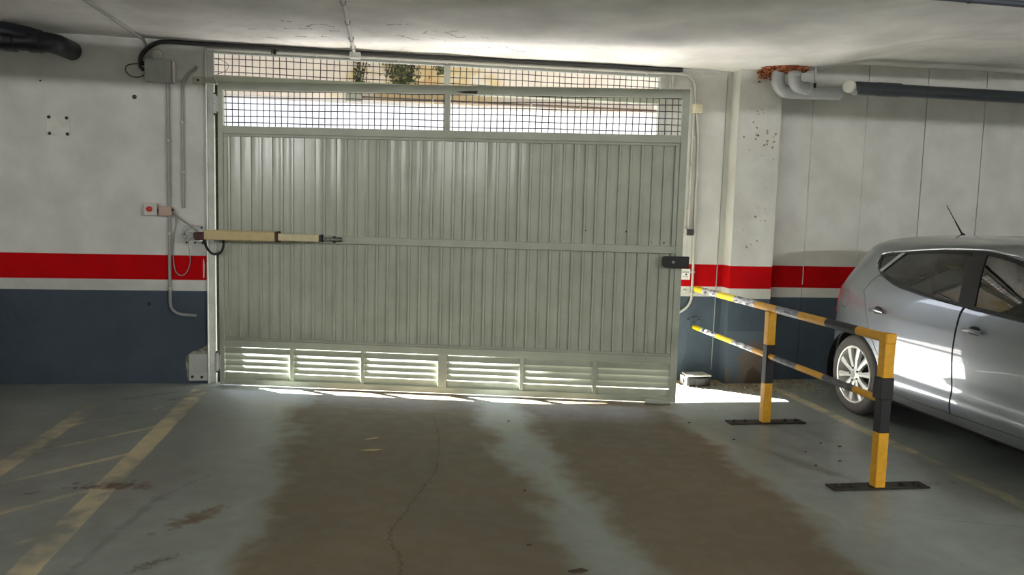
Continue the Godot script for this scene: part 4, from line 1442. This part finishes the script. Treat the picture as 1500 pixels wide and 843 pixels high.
func skin_uv(s: float, y: float) -> Vector2:
	var v := y if y <= 1.3 else 1.3 + 0.4 * asin(clampf((y - 1.3) / 0.125, 0.0, 1.0)) * 2.0 / PI
	var zr := look(TR, v)
	var zf := look(TF, v)
	return Vector2(acos(clampf(-(s - (zr + zf) * 0.5) / ((zf - zr) * 0.5), -1.0, 1.0)) / PI, v)

func skin_n(u: float, v: float) -> Vector3:
	u = clampf(u, 0.02, 0.98)
	v = clampf(v, 0.205, 1.66)
	var a := skin(u + 0.004, v) - skin(u - 0.004, v)
	var b := skin(u, v + 0.004) - skin(u, v - 0.004)
	var n := b.cross(a).normalized()
	return n if n.x >= -0.2 else -n

func dense(poly: Array, step := 0.02) -> PackedVector2Array:
	var out := PackedVector2Array()
	for k in poly.size():
		var p: Vector2 = poly[k]
		var q: Vector2 = poly[(k + 1) % poly.size()]
		var m := maxi(1, int(p.distance_to(q) / step))
		for j in m: out.append(p.lerp(q, float(j) / m))
	return out

const US := 4.0
func to_domain(poly: Array, step := 0.02) -> PackedVector2Array:
	var out := PackedVector2Array()
	for p in dense(poly, step):
		var q := skin_uv(p.x, p.y)
		out.append(Vector2(q.x * US, q.y))
	return out

func shrink(poly: PackedVector2Array, d: float) -> PackedVector2Array:
	var r := Geometry2D.offset_polygon(poly, d, Geometry2D.JOIN_ROUND)
	return r[0] if r.size() else poly

func panel(mb: MB, outline: PackedVector2Array, holes: Array, off: float, side: float, grid := 0.035, lip := 0.012) -> void:
	# fills an outline given in the skin's own (u, v) domain with a shell that follows the skin, and turns its rims inward
	var pts := PackedVector2Array(outline)
	for h in holes: pts.append_array(h)
	var lo := outline[0]
	var hi := outline[0]
	for p in outline:
		lo = lo.min(p); hi = hi.max(p)
	var y := lo.y + grid * 0.5
	while y < hi.y:
		var x := lo.x + grid * 0.5
		while x < hi.x:
			var p := Vector2(x, y)
			if Geometry2D.is_point_in_polygon(p, outline):
				var ok := true
				for h in holes:
					if Geometry2D.is_point_in_polygon(p, h): ok = false
				if ok: pts.append(p + Vector2(fmod(y * 7.0, 0.003), fmod(x * 5.0, 0.003)))
			x += grid
		y += grid
	var tri := Geometry2D.triangulate_delaunay(pts)
	var P := []
	var N := []
	var F := Vector3(side, 1, 1)
	for p in pts:
		var n := skin_n(p.x / US, p.y)
		P.append((skin(p.x / US, p.y) + n * off) * F)
		N.append(n * F)
	for k in range(0, tri.size(), 3):
		var c := (pts[tri[k]] + pts[tri[k + 1]] + pts[tri[k + 2]]) / 3.0
		if not Geometry2D.is_point_in_polygon(c, outline): continue
		var ok := true
		for h in holes:
			if Geometry2D.is_point_in_polygon(c, h): ok = false
		if ok: mb.tri(P[tri[k]], P[tri[k + 1]], P[tri[k + 2]], N[tri[k]], N[tri[k + 1]], N[tri[k + 2]])
	if lip > 0.0:
		var at := 0
		for ring in [outline] + holes:
			for k in ring.size():
				var a: int = at + k
				var b: int = at + (k + 1) % ring.size()
				var d: Vector3 = (P[b] - P[a])
				var nn: Vector3 = d.cross(N[a]).normalized()
				mb.quad(P[a], P[b], P[b] - N[b] * lip, P[a] - N[a] * lip, nn)
			at += ring.size()

func circle(c: Vector2, r: float, n := 28, a0 := 0.0, a1 := TAU) -> Array:
	var out := []
	for k in n: out.append(c + Vector2.from_angle(lerpf(a0, a1, float(k) / n)) * r)
	return out

func make_wheel(side: float, at: Vector3, t: Node3D, tyre_m: Material, rim_m: Material, dark: Material) -> void:
	var w := Node3D.new()
	w.position = at
	hang(w, "wheel", t)
	var ax := Vector3(side, 0, 0)
	var ty := MB.new()
	ty.lathe([Vector2(0.222, -0.175), Vector2(0.27, -0.185), Vector2(0.300, -0.175), Vector2(0.311, -0.15), Vector2(0.313, -0.10), Vector2(0.313, -0.055), Vector2(0.310, -0.028), Vector2(0.298, -0.008), Vector2(0.275, 0.004), Vector2(0.245, 0.002), Vector2(0.226, -0.006)], Vector3.ZERO, ax, 56)
	for k in 56:
		var an := TAU * k / 56.0
		var d := Vector3(0, sin(an), cos(an))
		ty.box(d * 0.312 + ax * -0.045, Vector3(0.03, 0.006, 0.012), 0.001, Basis(Vector3.RIGHT, -an + PI / 2.0))
	obj("tyre", ty, tyre_m, w)
	var rm := MB.new()
	rm.lathe([Vector2(0.226, -0.004), Vector2(0.222, 0.004), Vector2(0.212, 0.002), Vector2(0.206, -0.012), Vector2(0.196, -0.06), Vector2(0.19, -0.15)], Vector3.ZERO, ax, 48)
	for k in 10:
		var an := TAU * (k + 0.25) / 10.0
		var d := Vector3(0, sin(an), cos(an))
		var e := Vector3(0, cos(an), -sin(an))
		var q := []
		for s in [[0.050, 0.015, -0.012], [0.12, 0.017, -0.006], [0.208, 0.0245, -0.010]]:
			q.append([d * s[0] + e * s[1] + ax * s[2], d * s[0] - e * s[1] + ax * s[2], d * s[0] + ax * (s[2] + 0.006), d * s[0] + e * s[1] * 0.8 + ax * (s[2] - 0.03), d * s[0] - e * s[1] * 0.8 + ax * (s[2] - 0.03)])
		for j in 2:
			var A: Array = q[j]
			var B: Array = q[j + 1]
			rm.quad(A[0], A[2], B[2], B[0], (ax + e * 0.35).normalized())
			rm.quad(A[2], A[1], B[1], B[2], (ax - e * 0.35).normalized())
			rm.quad(A[0], A[3], B[3], B[0], e)
			rm.quad(A[1], A[4], B[4], B[1], -e)
	obj("rim", rm, rim_m, w)
	var hb := MB.new()
	hb.lathe([Vector2(0, 0.002), Vector2(0.030, 0.002), Vector2(0.040, -0.004), Vector2(0.062, -0.010), Vector2(0.070, -0.03)], Vector3.ZERO, ax, 28)
	obj("hub", hb, rim_m, w)
	var cp := MB.new()
	cp.lathe([Vector2(0, 0.008), Vector2(0.022, 0.007), Vector2(0.027, 0.002)], Vector3.ZERO, ax, 20)
	obj("hub_cap", cp, mats["conduit_grey"], w)
	for k in 5:
		var an := TAU * (k + 0.5) / 5.0
		var nb := MB.new()
		nb.lathe([Vector2(0, 0.0), Vector2(0.008, 0.0), Vector2(0.010, -0.02)], Vector3(0, sin(an), cos(an)) * 0.050 + ax * 0.0005, ax, 8)
		obj("wheel_bolt", nb, dark, w)
	var dk := MB.new()
	dk.lathe([Vector2(0, -0.07), Vector2(0.13, -0.07), Vector2(0.13, -0.09), Vector2(0.0, -0.09)], Vector3.ZERO, ax, 32)
	obj("brake_disc", dk, mats["dark_steel"], w)
	var bl := MB.new()
	bl.lathe([Vector2(0, -0.10), Vector2(0.20, -0.10), Vector2(0.2, -0.16), Vector2(0.0, -0.16)], Vector3.ZERO, ax, 32)
	obj("brake_back", bl, dark, w)

func build_cars() -> void:
	var t := thing("car", "grey five door hatchback parked by the right wall behind the striped rail", "car", Vector3(5.90, 0, 0.56), "grey hatchbacks in the bays")
	t.remove_meta("group")
	var paint := StandardMaterial3D.new()
	paint.resource_name = "car_paint"
	paint.albedo_color = rgb(122, 126, 130)
	paint.metallic = 0.55
	paint.roughness = 0.34
	paint.clearcoat_enabled = true
	paint.clearcoat = 1.0
	paint.clearcoat_roughness = 0.03
	var dark := mat("car_black", rgb(14, 14, 16), 0.5)
	var seal := mat("car_seal", rgb(10, 10, 11), 0.6)
	var chrome := mat("car_chrome", rgb(170, 172, 174), 0.25, 0.7)
	var glass := StandardMaterial3D.new()
	glass.resource_name = "car_glass"
	glass.albedo_color = Color(0.015, 0.02, 0.02, 0.82)
	glass.transparency = BaseMaterial3D.TRANSPARENCY_ALPHA
	glass.roughness = 0.02
	glass.metallic_specular = 0.8
	var red_glass := mat("tail_red", rgb(190, 24, 26), 0.15)
	red_glass.clearcoat_enabled = true
	red_glass.clearcoat = 1.0
	var lens := mat("lens_clear", rgb(200, 204, 208), 0.1, 0.3)
	var tyre := mat("tyre", rgb(82, 77, 72), 0.85, 0, "fine", 3.0)
	var rim := mat("rim", rgb(216, 214, 208), 0.35, 0.35)
	# outlines in (length from tail, height)
	var dlo := [Vector2(0.735, 1.252), Vector2(0.95, 1.285), Vector2(1.33, 1.322), Vector2(1.70, 1.336), Vector2(1.90, 1.322), Vector2(2.08, 1.290), Vector2(2.40, 1.150), Vector2(2.70, 0.985), Vector2(2.72, 0.952), Vector2(2.29, 0.960), Vector2(1.88, 0.978), Vector2(1.46, 1.005), Vector2(1.146, 1.038), Vector2(1.04, 1.058), Vector2(0.94, 1.085), Vector2(0.84, 1.115), Vector2(0.775, 1.150), Vector2(0.738, 1.205)]
	var dlo_u := to_domain(dlo)
	var arch_r := circle(Vector2(0.685, 0.305), 0.352, 40)
	var arch_f := circle(Vector2(3.155, 0.305), 0.352, 40)
	var rear_door := [Vector2(0.72, 0.975), Vector2(0.76, 0.93), Vector2(0.83, 0.80), Vector2(0.90, 0.66), Vector2(1.00, 0.53), Vector2(1.075, 0.43), Vector2(1.12, 0.34), Vector2(1.16, 0.29), Vector2(1.25, 0.275), Vector2(1.795, 0.285), Vector2(1.80, 0.385), Vector2(1.790, 0.70), Vector2(1.797, 0.94), Vector2(1.812, 0.982), Vector2(1.46, 1.000), Vector2(1.146, 1.033), Vector2(1.04, 1.053), Vector2(0.94, 1.080), Vector2(0.83, 1.108), Vector2(0.76, 1.05)]
	var front_door := [Vector2(1.795, 0.285), Vector2(2.72, 0.30), Vector2(2.80, 0.42), Vector2(2.82, 0.70), Vector2(2.80, 0.90), Vector2(2.75, 0.950), Vector2(2.29, 0.955), Vector2(1.88, 0.973), Vector2(1.812, 0.982), Vector2(1.797, 0.94), Vector2(1.790, 0.70), Vector2(1.80, 0.385)]
	var tail := [Vector2(0.10, 0.985), Vector2(0.22, 0.990), Vector2(0.360, 0.975), Vector2(0.335, 0.90), Vector2(0.300, 0.82), Vector2(0.270, 0.755), Vector2(0.15, 0.760), Vector2(0.06, 0.79)]
	var head := [Vector2(3.45, 0.78), Vector2(3.55, 0.80), Vector2(3.72, 0.78), Vector2(3.90, 0.70), Vector2(3.96, 0.62), Vector2(3.80, 0.63), Vector2(3.60, 0.68)]
	var fuel := circle(Vector2(0.492, 0.890), 0.070, 24)
	var rd_u := to_domain(rear_door)
	var fd_u := to_domain(front_door)
	var tail_u := to_domain(tail)
	var head_u := to_domain(head)
	var fuel_u := to_domain(fuel, 0.03)
	# outer edge of a half body in (u, v): sill to roof centre, tail to nose, with both wheel arches bitten out of the sill
	var hatch_u := PackedVector2Array()
	for p in dense([Vector2(0.0, 1.04), Vector2(0.115, 1.04), Vector2(0.115, 1.26), Vector2(0.0, 1.27)], 0.03): hatch_u.append(Vector2(p.x * US, p.y))
	var wind_u := PackedVector2Array()
	for p in dense([Vector2(1.0, 1.02), Vector2(0.885, 1.03), Vector2(0.875, 1.30), Vector2(1.0, 1.33)], 0.03): wind_u.append(Vector2(p.x * US, p.y))
	for side in [-1.0, 1.0]:
		var which := "" 
		var frame := PackedVector2Array()
		for p in dense([Vector2(0.0, 0.22), Vector2(US, 0.22), Vector2(US, 1.695), Vector2(0.0, 1.695)], 0.03): frame.append(p)
		var cut := [to_domain(arch_r), to_domain(arch_f)]
		for a in cut:
			var r := Geometry2D.clip_polygons(frame, a)
			frame = r[0] if r.size() else frame
		for h in [hatch_u, wind_u]:
			var r := Geometry2D.clip_polygons(frame, h)
			frame = r[0] if r.size() else frame
		var body := MB.new()
		panel(body, frame, [shrink(dlo_u, 0.004), rd_u, fd_u, tail_u, head_u, fuel_u], 0.0, side, 0.035, 0.014)
		obj("body_shell", body, paint, t)
		for d in [rd_u, fd_u]:
			var fr := MB.new()
			panel(fr, shrink(d, 0.03), [], -0.022, side, 0.05, 0.0)
			obj("door_frame", fr, dark, t)
		for d in [[rd_u, "rear_door", 0.965], [fd_u, "front_door", 1.955]]:
			var mb := MB.new()
			panel(mb, shrink(d[0], -0.0042), [], 0.0, side, 0.03, 0.014)
			var o := obj(d[1], mb, paint, t)
			# handle: dark cup, bar across it
			var hc := Vector2(d[2], 0.846)
			var q := skin_uv(hc.x, hc.y)
			var P := skin(q.x, q.y) * Vector3(side, 1, 1)
			var N := skin_n(q.x, q.y) * Vector3(side, 1, 1)
			var cup := MB.new()
			var ring := []
			for k in 20: ring.append(Vector2.from_angle(TAU * k / 20.0) * Vector2(0.052, 0.034))
			var xb := Basis(Vector3(0, 0, 1), Vector3.UP, Vector3(side, 0, 0))
			cup.prism(ring, -0.010, 0.0025, Transform3D(xb, P))
			obj("handle_cup", cup, dark, o)
			var hb := MB.new()
			var pts := []
			for k in 9:
				var f := k / 8.0
				pts.append(P + N * (0.012 + 0.014 * sin(f * PI)) + Vector3(0, 0.004 * sin(f * PI), lerpf(-0.085, 0.075, f)))
			hb.tube(pts, 0.0115, 10)
			obj("handle", hb, paint, o)
		var fl := MB.new()
		panel(fl, shrink(fuel_u, -0.0025), [], 0.0, side, 0.03, 0.01)
		if side < 0.0: obj("fuel_flap", fl, paint, t)
		else: obj("quarter_disc", fl, paint, t)
		var tl := MB.new()
		panel(tl, shrink(tail_u, -0.002), [], 0.004, side, 0.03, 0.02)
		obj("tail_light", tl, red_glass, t)
		var hl := MB.new()
		panel(hl, shrink(head_u, -0.002), [], 0.003, side, 0.03, 0.02)
		obj("head_light", hl, lens, t)
		# window surround: black frame with four openings, then panes and bars
		var q_pane := to_domain([Vector2(0.757, 1.240), Vector2(0.90, 1.264), Vector2(0.925, 1.262), Vector2(0.800, 1.152), Vector2(0.785, 1.158), Vector2(0.758, 1.205)])
		var r_pane := to_domain([Vector2(1.01, 1.276), Vector2(1.33, 1.306), Vector2(1.635, 1.318), Vector2(1.745, 1.002), Vector2(1.46, 1.022), Vector2(1.150, 1.056), Vector2(1.05, 1.076), Vector2(0.95, 1.102), Vector2(0.858, 1.130), Vector2(0.845, 1.142)])
		var f_pane := to_domain([Vector2(1.775, 1.316), Vector2(1.90, 1.304), Vector2(2.07, 1.272), Vector2(2.38, 1.137), Vector2(2.66, 0.988), Vector2(2.66, 0.972), Vector2(2.29, 0.978), Vector2(1.895, 0.996)])
		var sr := MB.new()
		panel(sr, dlo_u, [q_pane, r_pane, f_pane], 0.0015, side, 0.03, 0.010)
		var so := obj("window_surround", sr, seal, t)
		var names := ["quarter_window", "rear_door_window", "front_door_window"]
		var panes := [q_pane, r_pane, f_pane]
		for k in 3:
			var gb := MB.new()
			panel(gb, shrink(panes[k], 0.006), [], -0.004, side, 0.03, 0.0)
			obj(names[k], gb, glass, t)
		# pale drip moulding over the windows, divider bar
		var top := MB.new()
		var line := []
		for p in [Vector2(0.742, 1.175), Vector2(0.728, 1.22), Vector2(0.745, 1.262), Vector2(0.95, 1.291), Vector2(1.33, 1.328), Vector2(1.70, 1.342), Vector2(1.90, 1.328), Vector2(2.09, 1.296), Vector2(2.42, 1.152)]:
			var q := skin_uv(p.x, p.y)
			line.append((skin(q.x, q.y) + skin_n(q.x, q.y) * 0.002) * Vector3(side, 1, 1))
		top.tube(curve(line, 8), 0.006, 6)
		obj("drip_moulding", top, chrome, so)
		var dv := MB.new()
		var dpoly := to_domain([Vector2(0.955, 1.280), Vector2(1.00, 1.284), Vector2(0.842, 1.126), Vector2(0.808, 1.136)])
		panel(dv, dpoly, [], 0.005, side, 0.02, 0.006)
		obj("window_bar", dv, chrome, so)
		# mirror
		var mi := MB.new()
		mi.box(Vector3(side * 0.90, 1.02, 2.62), Vector3(0.20, 0.13, 0.11), 0.04)
		obj("mirror", mi, paint, t)
	# inner dark shell, floor pan, arch liners
	var pan := MB.new()
	pan.span(Vector3(-0.74, 0.17, 1.08), Vector3(0.74, 0.30, 2.76), 0.03)
	pan.span(Vector3(-0.55, 0.20, 0.12), Vector3(0.55, 0.34, 3.9), 0.03)
	pan.span(Vector3(-0.805, 0.22, 1.06), Vector3(-0.60, 0.95, 2.80), 0.02)
	pan.span(Vector3(0.60, 0.22, 1.06), Vector3(0.805, 0.95, 2.80), 0.02)
	pan.span(Vector3(-0.70, 0.62, 0.30), Vector3(0.70, 0.93, 1.0), 0.05)
	pan.span(Vector3(-0.72, 0.60, 2.8), Vector3(0.72, 0.72, 3.6), 0.05)
	for s in [-1.0, 1.0]:
		pan.span(Vector3(s * 0.79, 0.70, 0.42), Vector3(s * 0.60, 0.95, 0.95), 0.03)
	obj("floor_pan", pan, dark, t)
	for z in [0.685, 3.155]:
		for s in [-1.0, 1.0]:
			var ln := MB.new()
			var pr := []
			for k in 19:
				var an := -0.25 + (PI + 0.5) * k / 18.0
				pr.append(Vector2(cos(an), sin(an)) * 0.358)
			for k in 18:
				var a: Vector2 = pr[k]
				var b: Vector2 = pr[k + 1]
				ln.quad(Vector3(s * 0.835, 0.305 + a.y, z + a.x), Vector3(s * 0.835, 0.305 + b.y, z + b.x), Vector3(s * 0.50, 0.305 + b.y, z + b.x), Vector3(s * 0.50, 0.305 + a.y, z + a.x), Vector3(0, -a.y, -a.x).normalized())
			ln.span(Vector3(s * 0.50, 0.2, z - 0.36), Vector3(s * 0.49, 0.66, z + 0.36), 0.0)
			obj("arch_liner", ln, dark, t)
			make_wheel(s, Vector3(s * 0.822, 0.312, z), t, tyre, rim, dark)
	# glass front and back
	for q in [[hatch_u, "rear_window"], [wind_u, "windscreen"]]:
		var gb := MB.new()
		for s in [-1.0, 1.0]:
			panel(gb, shrink(q[0], 0.006), [], -0.003, s, 0.04, 0.0)
		obj(q[1], gb, glass, t)
	# seats and headlining
	var fabric := mat("seat_cloth", rgb(44, 44, 48), 0.9)
	for q in [[1.15, 0.0], [2.05, 0.0]]:
		for s in [-0.36, 0.36]:
			var se := MB.new()
			se.box(Vector3(s, 0.80, q[0]), Vector3(0.46, 0.62, 0.14), 0.05, Basis(Vector3.RIGHT, -0.25))
			se.box(Vector3(s, 0.52, q[0] + 0.24), Vector3(0.48, 0.16, 0.48), 0.05)
			se.box(Vector3(s, 1.16, q[0] - 0.10), Vector3(0.25, 0.16, 0.09), 0.035, Basis(Vector3.RIGHT, -0.2))
			obj("seat", se, fabric, t)
	# aerial
	var ab := MB.new()
	ab.lathe([Vector2(0.030, -0.01), Vector2(0.026, 0.012), Vector2(0.012, 0.030), Vector2(0.0, 0.036)], Vector3(0, 1.398, 0.72), Vector3(0, 1, 0), 16)
	var am := obj("aerial", ab, dark, t)
	var as_ := MB.new()
	as_.tube([Vector3(0, 1.42, 0.715), Vector3(0, 1.52, 0.625)], 0.0075, 8, true, 0.005)
	as_.tube([Vector3(0, 1.52, 0.625), Vector3(0, 1.645, 0.512)], 0.0035, 8, true, 0.003)
	obj("mast", as_, dark, am)
	# rear plate recess, wiper and badge panel on the hatch are turned to the wall and not seen; a plain number plate blank stands there
	var np := MB.new()
	np.box(Vector3(0, 0.70, 0.005), Vector3(0.5, 0.11, 0.02), 0.004)
	obj("plate_blank", np, mats["paper"], t)
	# a second grey hatchback in the bay beyond the left edge; its shadow lies on the blue paint
	var c2 := t.duplicate()
	c2.name = numbered(self, "car")
	add_child(c2)
	c2.position = Vector3(-2.12, 0, 1.85)
	c2.set_meta("label", "grey hatchback parked left of the hatched floor lines")

func build_bait_box() -> void:
	var t := thing("bait_box", "low black bait box with a pale lid on the floor by the wall", "bait box", Vector3(4.215, 0, 0.19))
	t.rotation.y = 0.06
	var b := MB.new()
	b.box(Vector3(0, 0.044, 0), Vector3(0.22, 0.084, 0.16), 0.012)
	obj("body", b, mats["black"], t)
	var l := MB.new()
	l.prism([Vector2(-0.113, -0.085), Vector2(0.113, -0.085), Vector2(0.106, 0.085), Vector2(-0.092, 0.085)], 0.088, 0.100, Transform3D(Basis(Vector3.RIGHT, Vector3.FORWARD, Vector3.UP), Vector3.ZERO))
	obj("lid", l, mats["conduit"], t)
	var g := MB.new()
	g.box(Vector3(0.01, 0.040, 0.082), Vector3(0.09, 0.066, 0.010), 0.004)
	obj("window", g, mats["print_dark"], t)
	var e := MB.new()
	e.box(Vector3(-0.112, 0.045, 0.0), Vector3(0.006, 0.082, 0.14), 0.002)
	obj("side_plate", e, mats["conduit"], t)
	var h := MB.new()
	h.lathe([Vector2(0, 0.002), Vector2(0.020, 0.002), Vector2(0.022, 0)], Vector3(-0.115, 0.042, 0.02), Vector3.LEFT, 16)
	obj("entry_hole", h, mats["black"], t)

func build_debris() -> void:
	# two pale leaf scraps and a few dark crumbs lying on the floor
	for q in [[1.392, 1.72, 0.5, 0.055], [1.395, 1.97, 0.1, 0.07]]:
		var mb := MB.new()
		var s: float = q[3]
		mb.prism([Vector2(-s, 0), Vector2(-s * 0.2, s * 0.32), Vector2(s, s * 0.1), Vector2(s * 0.3, -s * 0.3)], 0.001, 0.003, Transform3D(Basis(Vector3.RIGHT, Vector3.FORWARD, Vector3.UP).rotated(Vector3.UP, q[2]), Vector3.ZERO))
		var o := obj("leaf_scrap", mb, mat("leaf", rgb(176, 162, 120), 0.8))
		o.position = Vector3(q[0], 0.0, q[1])
		tag(o, "pale dry leaf scrap on the brown floor, %s" % ["nearer the gate" if q[1] < 1.8 else "farther from the gate"], "leaf")
	var lab := ["between the rail posts nearest the car line", "beside the far rail post", "right of the far rail post", "left of the near rail post by the rail", "between the rail posts", "left of the far base plate", "before the free end of the gate", "on the pale strip of floor near the lower edge", "on the pale strip of floor midway", "at the lower edge of the view", "on the pale strip near the gate"]
	var k := 0
	for q in [[4.18, 2.19], [4.39, 2.01], [4.48, 2.09], [4.10, 2.46], [4.30, 2.39], [3.67, 1.45], [3.82, 1.89], [2.13, 3.46], [2.23, 2.76], [2.29, 3.74], [2.35, 1.34]]:
		var mb := MB.new()
		var poly := []
		var s: float = 0.03 if k == 9 else 0.008
		for j in 6: poly.append(Vector2.from_angle(TAU * j / 6.0) * Vector2(s * rng.randf_range(0.8, 1.6), s * rng.randf_range(0.4, 0.9)))
		mb.prism(poly, 0.0005, 0.005, Transform3D(Basis(Vector3.RIGHT, Vector3.FORWARD, Vector3.UP), Vector3.ZERO))
		var o := obj("dirt_crumb", mb, mat("crumb", rgb(66, 56, 46), 0.95))
		o.position = Vector3(q[0], 0, q[1])
		tag(o, "small dark crumb of dirt lying %s" % lab[k], "crumb", "dirt crumbs on the floor")
		k += 1
	var gr := MB.new()
	for i in 500:
		var p := Vector2(rng.randf_range(4.0, 5.3), absf(rng.randfn(0, 0.16)) + 0.015)
		if p.x > 4.49 and p.x < 4.92: p.y += 0.17
		var r := rng.randf_range(0.003, 0.011)
		gr.box(Vector3(p.x, r * 0.4, p.y), Vector3(r * 2, r, r * 1.6), r * 0.2, Basis(Vector3.UP, rng.randf() * 3.0))
	var go := obj("wall_grit", gr, mat("grit", rgb(166, 146, 118), 0.95, 0, "grime", 3.0))
	stuff(tag(go, "sandy grit and crumbs of plaster along the foot of the right wall", "grit"))
